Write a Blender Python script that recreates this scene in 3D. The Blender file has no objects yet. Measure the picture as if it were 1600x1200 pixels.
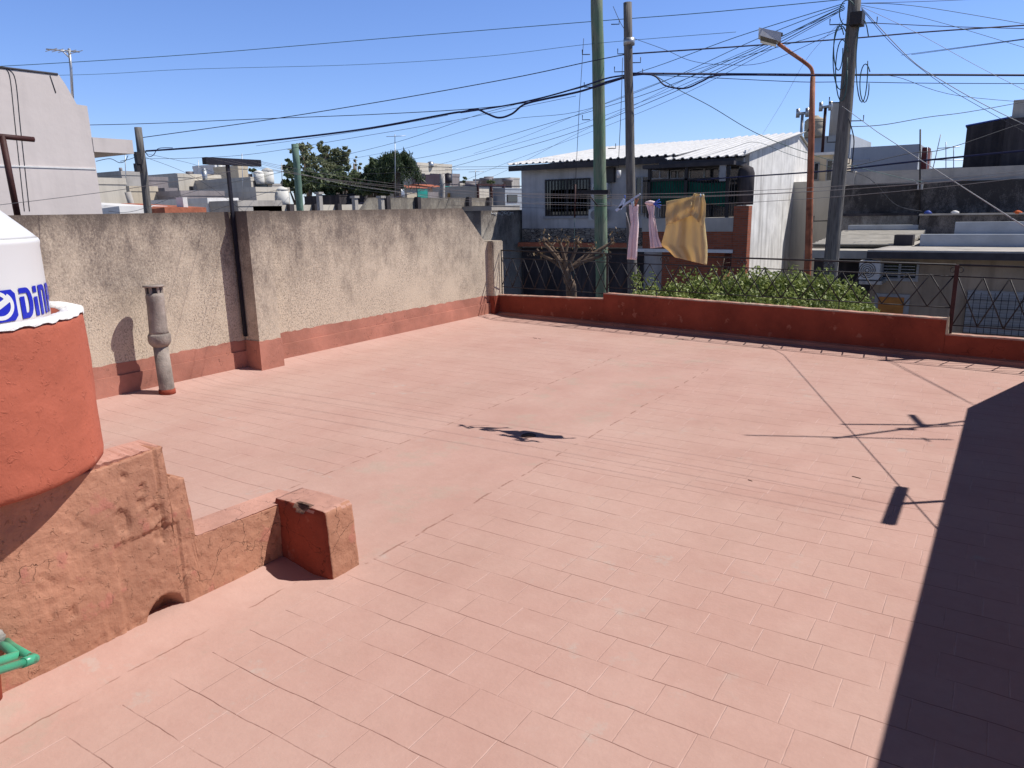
import bpy, bmesh, math, random
import numpy as np
from mathutils import Vector, Matrix
from math import sin, cos, tan, atan, atan2, hypot, pi, radians as R

# ------------------------------------------------------------------ camera
F, EYE = 1150.0, 2.2                       # focal length in photo pixels, eye height above terrace
ROLL, PITCH, YAW = atan(.0209), atan(271.8/1150), R(33.389)
sc = bpy.context.scene
cam = bpy.data.objects.new('camera', bpy.data.cameras.new('camera'))
sc.collection.objects.link(cam); sc.camera = cam
cam.data.sensor_width = 36; cam.data.lens = 36*F/1600
cam.data.clip_start = .05; cam.data.clip_end = 3000
_fw = Vector((-sin(YAW)*cos(PITCH), cos(YAW)*cos(PITCH), -sin(PITCH)))
_rt = Vector((cos(YAW), sin(YAW), 0)); _up = _rt.cross(_fw)
r_ = _rt*cos(ROLL)-_up*sin(ROLL); u_ = _up*cos(ROLL)+_rt*sin(ROLL)
cam.matrix_world = Matrix(((r_.x,u_.x,-_fw.x,0),(r_.y,u_.y,-_fw.y,0),(r_.z,u_.z,-_fw.z,EYE),(0,0,0,1)))

# ------------------------------------------------------------------ sky, sun, exposure
SUN = Vector((.47,.38,.796)).normalized()
w = bpy.data.worlds.new('World'); sc.world = w; w.use_nodes = True
nt = w.node_tree; sky = nt.nodes.new('ShaderNodeTexSky'); sky.sky_type = 'NISHITA'
sky.sun_disc = False; sky.sun_elevation = math.asin(SUN.z); sky.sun_rotation = atan2(SUN.x, SUN.y)
sky.air_density = 1.0; sky.dust_density = .0; sky.ozone_density = 5.0
tc = nt.nodes.new('ShaderNodeTexCoord'); sx = nt.nodes.new('ShaderNodeSeparateXYZ'); nt.links.new(tc.outputs['Generated'], sx.inputs[0])
mr = nt.nodes.new('ShaderNodeMapRange'); mr.interpolation_type='SMOOTHSTEP'; mr.inputs[1].default_value=.27; mr.inputs[2].default_value=.58   # zenith above the frame dimmed to cut fill in shadows, lower sky kept
mr.inputs[3].default_value=1.0; mr.inputs[4].default_value=.17; nt.links.new(sx.outputs[2], mr.inputs[0])
tint = nt.nodes.new('ShaderNodeVectorMath'); tint.operation='MULTIPLY'; tint.inputs[1].default_value=(1.0,1.06,1.42); nt.links.new(sky.outputs[0], tint.inputs[0])
scl = nt.nodes.new('ShaderNodeVectorMath'); scl.operation='SCALE'; nt.links.new(tint.outputs[0], scl.inputs[0]); nt.links.new(mr.outputs[0], scl.inputs['Scale'])
nt.links.new(scl.outputs[0], nt.nodes['Background'].inputs[0]); nt.nodes['Background'].inputs[1].default_value = .09
sl = bpy.data.lights.new('sun', 'SUN'); sl.energy = 4.2; sl.angle = R(.5); sl.color = (1,.955,.91)
so = bpy.data.objects.new('sun', sl); sc.collection.objects.link(so)
so.rotation_euler = SUN.to_track_quat('Z','Y').to_euler(); so.location = (20,20,40)
sc.view_settings.view_transform = 'Standard'; sc.view_settings.look = 'None'
sc.view_settings.gamma = 1; sc.view_settings.exposure = .34

# ------------------------------------------------------------------ pixel -> point on a real plane
def ray(px, py):
    v = (r_*(px-800) - u_*(py-600) + _fw*F); return v.normalized()
C0 = Vector((0,0,EYE))
def onZ(px,py,z=0): v=ray(px,py); return C0+v*((z-EYE)/v.z)
def onX(px,py,x): v=ray(px,py); return C0+v*(x/v.x)
def onY(px,py,y): v=ray(px,py); return C0+v*(y/v.y)
def hd(px,py,D): v=ray(px,py); return C0+v*(D/hypot(v.x,v.y))
def mpp(D): return D/F

# ------------------------------------------------------------------ materials
MATS = {}
def srgb(c): return tuple(((x/255)/12.92 if x<=10 else ((x/255+.055)/1.055)**2.4) for x in c)
class NT:
    def __init__(s, name):
        s.m = bpy.data.materials.new(name); s.m.use_nodes = True; s.t = s.m.node_tree
        s.b = s.t.nodes['Principled BSDF']; s.n = s.t.nodes; MATS[name]=s.m
        s.pos = s.n.new('ShaderNodeNewGeometry').outputs['Position']
    def lk(s,a,b): s.t.links.new(a,b)
    def mapping(s, scale=(1,1,1), src=None):
        m = s.n.new('ShaderNodeMapping'); m.inputs['Scale'].default_value = scale; s.lk(src or s.pos, m.inputs[0]); return m.outputs[0]
    def noise(s, scale, detail=4, rough=.55, vec=None, dist=0):
        n = s.n.new('ShaderNodeTexNoise'); n.inputs['Scale'].default_value=scale; n.inputs['Detail'].default_value=detail
        n.inputs['Roughness'].default_value=rough; n.inputs['Distortion'].default_value=dist; s.lk(vec or s.pos, n.inputs['Vector']); return n.outputs['Fac']
    def ramp(s, fac, a, b, ca=0., cb=1.):
        r = s.n.new('ShaderNodeMapRange'); r.inputs[1].default_value=a; r.inputs[2].default_value=b
        r.inputs[3].default_value=ca; r.inputs[4].default_value=cb; s.lk(fac, r.inputs[0]); return r.outputs[0]
    def math(s, op, a, b=None):
        m = s.n.new('ShaderNodeMath'); m.operation=op
        for i,v in enumerate((a,b)):
            if v is None: continue
            if isinstance(v,(int,float)): m.inputs[i].default_value=v
            else: s.lk(v,m.inputs[i])
        return m.outputs[0]
    def mix(s, fac, a, b):
        m = s.n.new('ShaderNodeMix'); m.data_type='RGBA'
        for i,v in ((0,fac),(6,a),(7,b)):
            if isinstance(v,(int,float)): m.inputs[i].default_value=v
            elif isinstance(v,tuple): m.inputs[i].default_value=(*v[:3],1)
            else: s.lk(v,m.inputs[i])
        return m.outputs[2]
    def sep(s, v=None):
        x = s.n.new('ShaderNodeSeparateXYZ'); s.lk(v or s.pos, x.inputs[0]); return x.outputs
    def comb(s,x,y,z):
        c = s.n.new('ShaderNodeCombineXYZ')
        for i,v in enumerate((x,y,z)):
            if isinstance(v,(int,float)): c.inputs[i].default_value=v
            else: s.lk(v,c.inputs[i])
        return c.outputs[0]
    def bump(s, h, strength=.3, dist=.01):
        b = s.n.new('ShaderNodeBump'); b.inputs['Strength'].default_value=strength; b.inputs['Distance'].default_value=dist
        s.lk(h,b.inputs['Height']); s.lk(b.outputs[0], s.b.inputs['Normal'])
    def out(s, col, rough=.85, metal=0, spec=.3):
        if isinstance(col,tuple): s.b.inputs['Base Color'].default_value=(*col,1)
        else: s.lk(col, s.b.inputs['Base Color'])
        if isinstance(rough,(int,float)): s.b.inputs['Roughness'].default_value=rough
        else: s.lk(rough, s.b.inputs['Roughness'])
        s.b.inputs['Metallic'].default_value=metal; s.b.inputs['Specular IOR Level'].default_value=spec
        return s.m

def plain(name, c, var=.25, scale=6, rough=.8, metal=0, bump=.15, spec=.3, streak=0, dirt=None):
    s = NT(name); n = s.noise(scale,5); d = tuple(x*(1-var) for x in c); l = tuple(min(1,x*(1+var*.6)) for x in c)
    col = s.mix(s.ramp(n,.3,.7), d, l)
    if streak:
        v = s.mapping((1.6,1.6,.12)); st = s.noise(2.2,5,.6,v)
        col = s.mix(s.ramp(st,.48,.72,0,streak), col, dirt or tuple(x*.35 for x in c))
    s.bump(s.noise(scale*7,4), bump, .02)
    return s.out(col, rough, metal, spec)

def stained(name, cream, dark, ztop=2.26, zlow=.3, amount=1., sh=0):
    s = NT(name); x,y,z = s.sep()
    hgt = s.ramp(z, zlow, ztop, 0, 1)
    big = s.noise(1.1,5,.6, s.mapping((1,1,.55))); mid = s.noise(7,6,.7, s.mapping((1,1,.4))); fine = s.noise(46,2,.8, s.mapping((1,1,.7)))
    blot = s.noise(2.6,6,.75, s.mapping((1,1,.7))); grime = s.math('ADD', s.math('MULTIPLY', big, .75), s.math('MULTIPLY', mid, .45)); grime = s.math('ADD', grime, s.math('MULTIPLY', s.math('SUBTRACT',blot,.5), .85))
    grime = s.math('ADD', grime, s.math('MULTIPLY', s.math('POWER',hgt,1.4), .46))
    grime = s.math('ADD', grime, s.math('MULTIPLY', fine, .62))
    f = s.ramp(grime, .99-sh, 1.40-sh, 0, .92*amount)
    spk = s.math('MULTIPLY', s.ramp(s.noise(55,4,.75,s.mapping((1,1,.75))),.50,.60,0,.8), s.ramp(s.math('ADD',s.noise(1.6,4,.6),s.math('MULTIPLY',hgt,.12)),.42,.62,.15,1)); f = s.math('MAXIMUM', f, spk)
    drip = s.noise(5.5,4,.6,s.mapping((1,1,.07))); dr = s.math('MULTIPLY', s.ramp(drip,.54,.68,0,.4), s.ramp(s.math('ADD',hgt,s.math('MULTIPLY',s.noise(1.9,3),.6)), .95,1.35)); f = s.math('MAXIMUM', f, dr)
    base = s.mix(s.noise(2.3,4), tuple(c*.86 for c in cream), cream)
    top = s.ramp(s.math('ADD', z, s.math('MULTIPLY', mid,.25)), ztop-.12, ztop+.14, 0, .75)
    col = s.mix(f, base, dark); col = s.mix(top, col, tuple(c*.6 for c in dark))
    s.bump(s.math('ADD', fine, s.math('MULTIPLY', s.noise(90,3),.8)), .55, .012)
    return s.out(col, .95)

def red_paint(name, c, lump=.5, worn=None, wornlo=.66, patchy=.3):
    s = NT(name); n1=s.noise(1.7,5,.6); n2=s.noise(6,5,.55,None,.15); n3=s.noise(70,3)
    col = s.mix(s.ramp(n1,.3,.7), tuple(x*(1-patchy) for x in c), tuple(min(1,x*(1+patchy*.5)) for x in c))
    if worn: col = s.mix(s.ramp(n2,wornlo,wornlo+.05,0,.8), col, worn)
    crack = s.n.new('ShaderNodeTexVoronoi'); crack.feature='DISTANCE_TO_EDGE'; crack.inputs['Scale'].default_value=1.7
    wv = s.n.new('ShaderNodeVectorMath'); wv.operation='ADD'; nn=s.n.new('ShaderNodeTexNoise'); nn.inputs['Scale'].default_value=3; nn.inputs['Detail'].default_value=6
    s.lk(s.pos,nn.inputs['Vector']); s.lk(s.pos,wv.inputs[0]); s.lk(nn.outputs['Color'],wv.inputs[1]); s.lk(wv.outputs[0],crack.inputs['Vector'])
    ck = s.ramp(crack.outputs['Distance'],0,.006,0,1); gate = s.ramp(s.noise(1.3,3),.5,.56,1,0)
    ck = s.math('MAXIMUM', ck, gate)
    col = s.mix(ck, tuple(x*.3 for x in c), col)
    h = s.math('ADD', s.math('MULTIPLY',n2,.9), s.math('MULTIPLY',n3,.10)); h = s.math('ADD', h, s.math('MULTIPLY', s.ramp(s.noise(22,4,.7,None,.8),.6,.68), .22)); h = s.math('ADD',h,s.math('MULTIPLY',ck,.35))
    s.bump(h, lump, .03); return s.out(col,.8,0,.25)

def floor_mat():
    s = NT('painted_terrace_tiles'); x,y,z = s.sep()
    wob = s.math('MULTIPLY', s.math('SUBTRACT', s.noise(1.6,3),.5), .05)
    wob2 = s.math('MULTIPLY', s.math('SUBTRACT', s.noise(14,3),.5), .006)
    row_y = s.math('ADD', s.math('ADD', y, wob), wob2)
    row = s.math('FLOOR', s.math('DIVIDE', s.math('SUBTRACT',row_y,.03), .242))
    wn = s.n.new('ShaderNodeTexWhiteNoise'); wn.noise_dimensions='1D'; s.lk(s.math('FLOOR',s.math('MULTIPLY',row,.5)), wn.inputs['W'])
    wn2 = s.n.new('ShaderNodeTexWhiteNoise'); wn2.noise_dimensions='1D'; s.lk(row, wn2.inputs['W'])
    shift = s.math('ADD', s.math('MULTIPLY', wn.outputs['Value'], .3), s.math('MULTIPLY', wn2.outputs['Value'], .16))
    xx = s.math('DIVIDE', s.math('ADD', s.math('ADD', x, shift), wob2), .292)
    yy = s.math('DIVIDE', s.math('SUBTRACT',row_y,.03), .242)
    fx = s.math('ABSOLUTE', s.math('SUBTRACT', s.math('FRACT', xx), .5)); fy = s.math('ABSOLUTE', s.math('SUBTRACT', s.math('FRACT', yy), .5))
    jx = s.ramp(fx, .487,.497,0,1); jy = s.ramp(fy,.484,.496,0,1)
    # smooth cement: gutter strip (x -4.7..-3.2), fillets beside the walls
    e = s.math('MULTIPLY', s.math('SUBTRACT', s.noise(3,4),.5), .1)
    xe = s.math('ADD', x, e)
    strip = s.math('MULTIPLY', s.math('GREATER_THAN', xe, -4.7), s.math('LESS_THAN', xe, -3.2))
    strip2 = s.math('MULTIPLY', strip, s.math('LESS_THAN', s.math('ADD',y,e), 9.4)); 
    nearfil = s.math('MULTIPLY', s.math('LESS_THAN', xe, -3.3), s.math('LESS_THAN', y, 3.1))
    nearfil = s.math('MULTIPLY', nearfil, s.math('GREATER_THAN', xe, -3.72))
    smooth = s.math('MAXIMUM', strip2, nearfil)
    tile = s.math('SUBTRACT', 1.0, smooth)
    cell = s.comb(s.math('FLOOR',xx), row, 0); wc = s.n.new('ShaderNodeTexWhiteNoise'); wc.noise_dimensions='3D'; s.lk(cell, wc.inputs['Vector'])
    tone = s.math('ADD', s.math('MULTIPLY', wc.outputs['Value'], s.math('MULTIPLY',tile,.07)), s.math('MULTIPLY', s.noise(1.3,5,.6), 1.0))
    c1=(.475,.285,.236); c2=(.56,.362,.305)
    col = s.mix(s.ramp(tone,.35,.85), c1, c2)
    dusty = s.ramp(s.noise(.55,6,.65), .42,.72,0,.55); col = s.mix(dusty, col, (.56,.40,.335))
    # worn patches of grey cement showing through
    wear = s.ramp(s.noise(4.2,6,.7), .58,.70,0,.6)
    g1 = s.ramp(s.math('ADD', s.noise(1.5,6,.75), s.math('MULTIPLY',strip,.09)), .63,.72,0,.42)
    col = s.mix(s.math('MULTIPLY', wear, s.ramp(s.noise(.9,3),.5,.6)), col, (.47,.43,.38)); col = s.mix(s.math('MULTIPLY',g1,strip), col, (.42,.35,.28))
    film = s.ramp(s.noise(.8,7,.72,s.mapping((1,.6,1))), .5,.68,0,.22); col = s.mix(film, col, (.36,.23,.18))
    # pinkish upper part left of the gutter is a touch warmer; joints
    gate = s.ramp(s.noise(2.3,5,.65), .40,.56,.08,1)
    gate2 = s.ramp(s.noise(2.2,3,.5,s.mapping((1,1,1))), .45,.65,.0,.8)
    jl = s.math('MULTIPLY', s.math('MULTIPLY', s.ramp(fx,.478,.49,0,1), tile), s.ramp(s.noise(3.1,3),.42,.6,.0,.5)); col = s.mix(jl, col, (.66,.46,.40))  # pale line along the lengthwise joints paints in their sunlit highlight
    scuff = s.ramp(s.noise(5,8,.8,None,2.2), .66,.74,0,.35); col = s.mix(scuff, col, (.66,.50,.44)); grit = s.ramp(s.noise(14,6,.8), .35,.65,0,.16); col = s.mix(grit, col, (.34,.19,.15))
    line = s.math('MAXIMUM', s.math('MULTIPLY', jy, gate), s.math('MULTIPLY', s.math('MULTIPLY', jx, .55), gate2))
    line = s.math('MULTIPLY', line, tile)
    col = s.mix(s.math('MULTIPLY', line, .8), col, (.17,.075,.055))
    # crack along gutter edges
    e1 = s.math('ABSOLUTE', s.math('ADD', xe, 3.2)); e2 = s.math('ABSOLUTE', s.math('ADD', xe, 4.7))
    ed = s.math('MINIMUM', e1, e2); edl = s.math('MULTIPLY', s.ramp(ed, .003,.011,1,0), s.ramp(s.noise(6,4),.48,.56))
    edl = s.math('MULTIPLY', edl, s.math('LESS_THAN', y, 10.2)); edl = s.math('MULTIPLY', edl, s.math('GREATER_THAN', y, 3.1))
    col = s.mix(s.math('MULTIPLY',edl,.7), col, (.22,.10,.07))
    xf = s.math('ADD', s.math('ADD', x, s.math('MULTIPLY', s.math('SUBTRACT', s.noise(4,5),.5), .09)), 3.40); fc = s.math('MULTIPLY', s.ramp(s.math('ABSOLUTE',xf), .002,.007,.7,0), s.math('LESS_THAN', y, 2.75)); col = s.mix(s.math('MULTIPLY',fc,s.ramp(s.noise(3,3),.42,.5)), col, (.2,.09,.06))
    spk = s.ramp(s.noise(60,2), .74,.80,0,.5); col = s.mix(spk, col, (.7,.6,.55))
    jh = s.math('MAXIMUM', s.math('MULTIPLY', jy, gate), s.math('MULTIPLY', jx, .8)); jh = s.math('MULTIPLY', jh, tile)
    h = s.math('SUBTRACT', s.math('ADD', s.math('MULTIPLY', s.noise(5,5), .9), s.math('MULTIPLY', s.noise(45,4), .28)), s.math('MULTIPLY', jh, .6))
    h = s.math('ADD', h, s.math('MULTIPLY', s.math('MULTIPLY', wc.outputs['Value'], tile), .18))
    s.bump(h, .4, .012); return s.out(col, .82, 0, .2)

def corrug(name, c, axis='x', per=0, off=0, rough=.5, metal=0.):
    s = NT(name); n=s.noise(3,4); col = s.mix(s.ramp(n,.3,.7), tuple(v*.82 for v in c), c)
    st = s.noise(5,4,.6,s.mapping((1,.1,1) if axis=='x' else (.1,1,1))); col = s.mix(s.ramp(st,.55,.75,0,.35), col, tuple(v*.5 for v in c))
    if per:
        x=s.sep()[0]; f=s.math('FRACT', s.math('DIVIDE', s.math('SUBTRACT',x,off), per)); g=s.math('MULTIPLY', s.math('LESS_THAN',f,.22), s.ramp(s.noise(2.5,4),.2,.6,.35,.75)); col=s.mix(g,col,tuple(v*.42 for v in c))
    return s.out(col, rough, metal, .3)

def brick(name, c, mortar, bw=.24, bh=.075, plane='xz'):
    s = NT(name); x,y,z = s.sep(); v = s.comb(s.math('ADD',x,y), z, 0)
    b = s.n.new('ShaderNodeTexBrick'); b.inputs['Scale'].default_value=1; b.inputs['Brick Width'].default_value=bw; b.inputs['Row Height'].default_value=bh
    b.inputs['Mortar Size'].default_value=.009; b.inputs['Color1'].default_value=(*c,1); b.inputs['Color2'].default_value=(*[k*.7 for k in c],1); b.inputs['Mortar'].default_value=(*mortar,1)
    s.lk(v,b.inputs['Vector']); s.bump(b.outputs['Fac'],-.4,.01); return s.out(b.outputs['Color'],.9)

def stone_mat(name):
    s = NT(name); x,y,z=s.sep(); v=s.comb(s.math('ADD',x,y), s.math('MULTIPLY',z,2.4), 0)
    vo=s.n.new('ShaderNodeTexVoronoi'); vo.feature='DISTANCE_TO_EDGE'; vo.inputs['Scale'].default_value=4.6; s.lk(v,vo.inputs['Vector'])
    vc=s.n.new('ShaderNodeTexVoronoi'); vc.inputs['Scale'].default_value=4.6; s.lk(v,vc.inputs['Vector'])
    col=s.mix(s.sep(vc.outputs['Color'])[0],(.17,.15,.13),(.33,.30,.26)); col=s.mix(s.ramp(vo.outputs['Distance'],.02,.07,1,0),col,(.03,.03,.03))
    s.bump(s.ramp(vo.outputs['Distance'],0,.12),.6,.03); return s.out(col,.9)

def leaf_mat(name, a, b, rough=.45, trans=.25):
    s = NT(name); g = s.n.new('ShaderNodeNewGeometry'); r = g.outputs['Random Per Island']
    col = s.mix(r, a, b); big = s.ramp(s.noise(1.3,3),.35,.65); col = s.mix(s.math('MULTIPLY',big,.35), col, tuple(x*.5 for x in a))
    m = s.out(col, rough, 0, .4); s.lk(col, s.b.inputs['Base Color'])
    tr = s.n.new('ShaderNodeBsdfTranslucent'); s.lk(col, tr.inputs['Color']); mx = s.n.new('ShaderNodeMixShader'); mx.inputs[0].default_value=trans
    o = s.n['Material Output']; s.lk(s.b.outputs[0],mx.inputs[1]); s.lk(tr.outputs[0],mx.inputs[2]); s.lk(mx.outputs[0],o.inputs['Surface']); return m

def wood_pole(name, c, c2, green=None):
    s = NT(name); st=s.noise(9,5,.6,s.mapping((3,3,.25))); col=s.mix(s.ramp(st,.3,.7),c,c2)
    if green: col=s.mix(s.ramp(s.noise(2.2,5,.6,s.mapping((1,1,.5))),.4,.6,0,.8),col,green)
    ck=s.ramp(s.noise(20,3,.5,s.mapping((3,3,.12))),.62,.68,0,.8); col=s.mix(ck,col,tuple(x*.3 for x in c))
    s.bump(st,.5,.02); return s.out(col,.9)

M_floor = floor_mat()
M_wall = stained('weathered_cream_render', (.62,.52,.395), (.15,.12,.10))
M_wall2 = stained('weathered_grey_render', (.50,.45,.38), (.12,.10,.09), 2.2, -.5)
M_skirt = red_paint('faded_red_skirting_paint', (.44,.19,.135), .35, None)
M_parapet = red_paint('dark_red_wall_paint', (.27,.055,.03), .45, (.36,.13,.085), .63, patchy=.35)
M_coping = red_paint('worn_pink_coping', (.5,.27,.2), .4, (.42,.33,.25), .5)
M_low = red_paint('patched_terracotta_plaster', (.45,.225,.145), .75, (.46,.19,.14), .60, .25)
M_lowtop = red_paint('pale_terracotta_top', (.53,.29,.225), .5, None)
M_basin = red_paint('orange_red_plaster', (.45,.125,.075), .45, (.56,.22,.15), .68, .2)
M_whitewash = plain('chipped_whitewash', (.78,.77,.74), .15, 9, .9, bump=.5)
M_plastic = plain('white_tank_plastic', (.70,.69,.67), .03, 1.5, .38, bump=.02, spec=.5)
M_blue = plain('blue_print', (.01,.02,.42), .1, 3, .4, bump=0, spec=.4)
M_green_pipe = plain('green_pipe_plastic', (.06,.34,.20), .15, 8, .32, bump=.02, spec=.5)
M_cement = plain('raw_cement', (.36,.34,.31), .35, 5, .95, bump=.5)
M_pipe = plain('fibre_cement_pipe', (.29,.245,.21), .35, 7, .9, bump=.4, streak=.5)
M_iron = plain('black_iron_paint', (.028,.024,.026), .3, 20, .55, bump=.2)
M_ironr = plain('brown_iron_paint', (.055,.018,.016), .3, 12, .6, bump=.2)
M_rust = plain('rusty_orange_steel', (.36,.12,.06), .45, 6, .7, bump=.3, streak=.5, dirt=(.5,.32,.22))
M_wire = plain('black_cable', (.03,.033,.045), .1, 5, .7, bump=0)
M_wireb = plain('dark_blue_cable', (.02,.022,.07), .1, 5, .6, bump=0)
M_wireg = plain('green_grey_cable', (.06,.12,.12), .1, 5, .6, bump=0)
M_wirew = plain('pale_cable', (.36,.36,.36), .1, 5, .6, bump=0)
M_rope = plain('grey_line', (.22,.22,.22), .1, 5, .8, bump=0)
M_pole_green = wood_pole('green_treated_pole', (.13,.155,.11), (.25,.28,.20), (.12,.22,.14))
M_pole_grey = wood_pole('grey_wood_pole', (.09,.085,.08), (.21,.195,.18))
M_pole_teal = wood_pole('teal_treated_pole', (.09,.15,.12), (.17,.26,.20))
M_steel = plain('galvanised_steel', (.42,.43,.44), .2, 10, .4, .6, bump=.05)
M_lampbody = plain('pale_lamp_metal', (.62,.62,.62), .1, 8, .4, .2, bump=.02)
M_lens = plain('lamp_lens', (.16,.15,.12), .3, 12, .2, bump=0, spec=.6)
M_towel = None
M_pink = plain('pale_pink_cloth', (.76,.60,.60), .06, 5, .9, bump=.3)
M_peg = plain('blue_peg_plastic', (.05,.12,.55), .1, 5, .4, bump=0)
M_palepeg = plain('pale_blue_plastic', (.42,.55,.72), .1, 5, .4, bump=0)
M_housew = plain('grey_house_render', (.50,.49,.49), .2, 1.6, .9, bump=.3, streak=.4)
M_gable = plain('white_weathered_render', (.76,.745,.71), .2, 1.6, .95, bump=.35, streak=.6, dirt=(.22,.20,.18))
M_roofw = corrug('white_sheet_roof', (.66,.66,.65), rough=.5)
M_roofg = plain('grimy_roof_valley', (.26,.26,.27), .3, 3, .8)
M_fascia = plain('dark_fascia', (.06,.055,.06), .3, 4, .8)
M_glass = plain('dark_window_glass', (.015,.018,.025), .3, 1.5, .08, bump=0, spec=.6)
M_frame = plain('dark_window_frame', (.05,.045,.045), .2, 5, .5)
M_framel = plain('grey_window_frame', (.33,.33,.34), .2, 5, .5)
M_shade = plain('green_shade_cloth', (.012,.12,.085), .35, 3, .9, bump=.4)
M_brick = brick('red_brick', (.36,.10,.05), (.20,.12,.09))
M_stone = stone_mat('rubble_stone_cladding')
M_white = plain('white_paint', (.74,.73,.71), .08, 3, .8, bump=.1, streak=.25)
M_cream = plain('cream_render', (.58,.50,.38), .14, .9, .95, bump=.2, streak=.35)
M_cream2 = plain('pale_cream_render', (.62,.57,.48), .12, .7, .95, bump=.2, streak=.3)
M_neigh = plain('pinkish_grey_render', (.65,.58,.54), .09, .8, .95, bump=.25, streak=.15)
M_mauve = plain('mauve_shade_render', (.28,.25,.25), .15, 1, .95, bump=.2, streak=.3)  # mauve tone stands in for far walls in shade; skyline roofs share it
M_greyb = plain('blue_grey_render', (.40,.43,.47), .07, .5, .9, bump=.15, streak=.15)
M_dark = plain('dark_wall_and_shade', (.05,.045,.05), .4, 1, .95, bump=.3, streak=.5, dirt=(.14,.12,.12))  # dark walls; also paints in shade on house base and garden piers
M_stain = stained('black_stained_concrete', (.30,.27,.25), (.02,.018,.02), 3.2, -1.2, .95, .14)
M_conc = plain('pale_concrete', (.45,.42,.38), .18, 1.3, .95, bump=.3, streak=.35)
M_fibro = plain('weathered_sheet', (.46,.43,.37), .25, 2, .9, bump=.2, streak=.3)
M_terra = plain('terracotta_roof_tiles', (.42,.14,.08), .3, 4, .9, bump=.5)
M_membrane = plain('aluminium_membrane', (.36,.39,.43), .15, 2, .5, .0, bump=.3)
M_teal = plain('teal_tarpaulin', (.02,.28,.24), .25, 2, .8)
M_ochre = plain('ochre_paint', (.5,.3,.1), .2, 3, .9)
M_orange = plain('orange_door_wood', (.42,.17,.04), .25, 6, .7)
M_blinds = plain('grey_shutter', (.42,.43,.45), .1, 8, .6)
M_ac = plain('appliance_white', (.55,.55,.54), .1, 4, .5)
M_black = plain('black_tank_plastic', (.03,.03,.04), .2, 3, .5)
M_bark = plain('grey_bark', (.20,.15,.11), .35, 12, .95, bump=.6)
M_barkp = plain('pruned_branch_bark', (.17,.12,.085), .35, 12, .95, bump=.6)
M_citrus = leaf_mat('citrus_leaves', (.14,.19,.04), (.44,.50,.16), .5)
M_leafd = leaf_mat('dark_leaves', (.07,.10,.045), (.22,.27,.13), .6)
M_leafo = leaf_mat('olive_leaves', (.15,.175,.09), (.34,.36,.21), .6)
M_palm = leaf_mat('palm_fronds', (.03,.055,.025), (.10,.14,.06), .5)
M_asphalt = plain('asphalt', (.055,.055,.057), .25, 4, .95, bump=.3)
M_dirt = plain('rubble_dirt', (.20,.12,.09), .4, 30, .95, bump=.8)
M_blueroof = plain('blue_membrane', (.04,.08,.35), .2, 3, .6)

# ------------------------------------------------------------------ mesh builder
COL = sc.collection
class MB:
    def __init__(s): s.b = bmesh.new()
    def box(s, x0,x1,y0,y1,z0,z1, bevel=0):
        vs=[s.b.verts.new((x,y,z)) for x in (x0,x1) for y in (y0,y1) for z in (z0,z1)]
        f=[s.b.faces.new([vs[i] for i in q]) for q in ((0,1,3,2),(4,6,7,5),(0,4,5,1),(2,3,7,6),(0,2,6,4),(1,5,7,3))]
        if bevel:
            es=list({e for q in f for e in q.edges}); bmesh.ops.bevel(s.b, geom=es, offset=bevel, segments=2, affect='EDGES')
        return s
    def hexa(s, bot, top):                        # two quads of 3D points
        a=[s.b.verts.new(p) for p in bot]; c=[s.b.verts.new(p) for p in top]; n=len(a)
        s.b.faces.new(a[::-1]); s.b.faces.new(c)
        for i in range(n): s.b.faces.new([a[i],a[(i+1)%n],c[(i+1)%n],c[i]])
        return s
    def slab(s, poly, off):                       # polygon extruded by a vector
        o=Vector(off); return s.hexa(poly, [Vector(p)+o for p in poly])
    def tube(s, pts, r, n=8, closed=False, caps=True):
        pts=[Vector(p) for p in pts]; rs = r if isinstance(r,(list,tuple)) else [r]*len(pts); rings=[]
        prev=None
        for i,p in enumerate(pts):
            t=(pts[min(i+1,len(pts)-1)]-pts[max(i-1,0)]).normalized()
            if prev is None:
                a = Vector((0,0,1)) if abs(t.z)<.9 else Vector((1,0,0)); u=t.cross(a).normalized()
            else:
                u=(prev-t*prev.dot(t)); u = u.normalized() if u.length>1e-6 else t.orthogonal().normalized()
            prev=u; v=t.cross(u)
            rings.append([s.b.verts.new(p+(u*cos(2*pi*k/n)+v*sin(2*pi*k/n))*rs[i]) for k in range(n)])
        for a,c in zip(rings,rings[1:]):
            for k in range(n):
                f=s.b.faces.new([a[k],a[(k+1)%n],c[(k+1)%n],c[k]]); f.smooth=True
        if caps: s.b.faces.new(rings[0][::-1]); s.b.faces.new(rings[-1])
        return s
    def lathe(s, c, prof, n=32, wob=0, cap0=True, cap1=True):
        rings=[]
        for r,z in prof:
            rings.append([s.b.verts.new((c[0]+r*cos(2*pi*k/n)*(1+wob*(random.random()-.5)), c[1]+r*sin(2*pi*k/n)*(1+wob*(random.random()-.5)), z)) for k in range(n)])
        for a,d in zip(rings,rings[1:]):
            for k in range(n):
                f=s.b.faces.new([a[k],a[(k+1)%n],d[(k+1)%n],d[k]]); f.smooth=True
        if cap0: s.b.faces.new(rings[0][::-1])
        if cap1: s.b.faces.new(rings[-1])
        return s
    def grid(s, fn, nu, nv, smooth=True):
        g=[[s.b.verts.new(fn(i/nu,j/nv)) for j in range(nv+1)] for i in range(nu+1)]
        for i in range(nu):
            for j in range(nv):
                f=s.b.faces.new([g[i][j],g[i+1][j],g[i+1][j+1],g[i][j+1]]); f.smooth=smooth
        return s
    def build(s, name, mat, parent=None, **kw):
        bmesh.ops.recalc_face_normals(s.b, faces=s.b.faces)
        me=bpy.data.meshes.new(name); s.b.to_mesh(me); s.b.free()
        return link(name, me, mat, parent, **kw)
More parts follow.
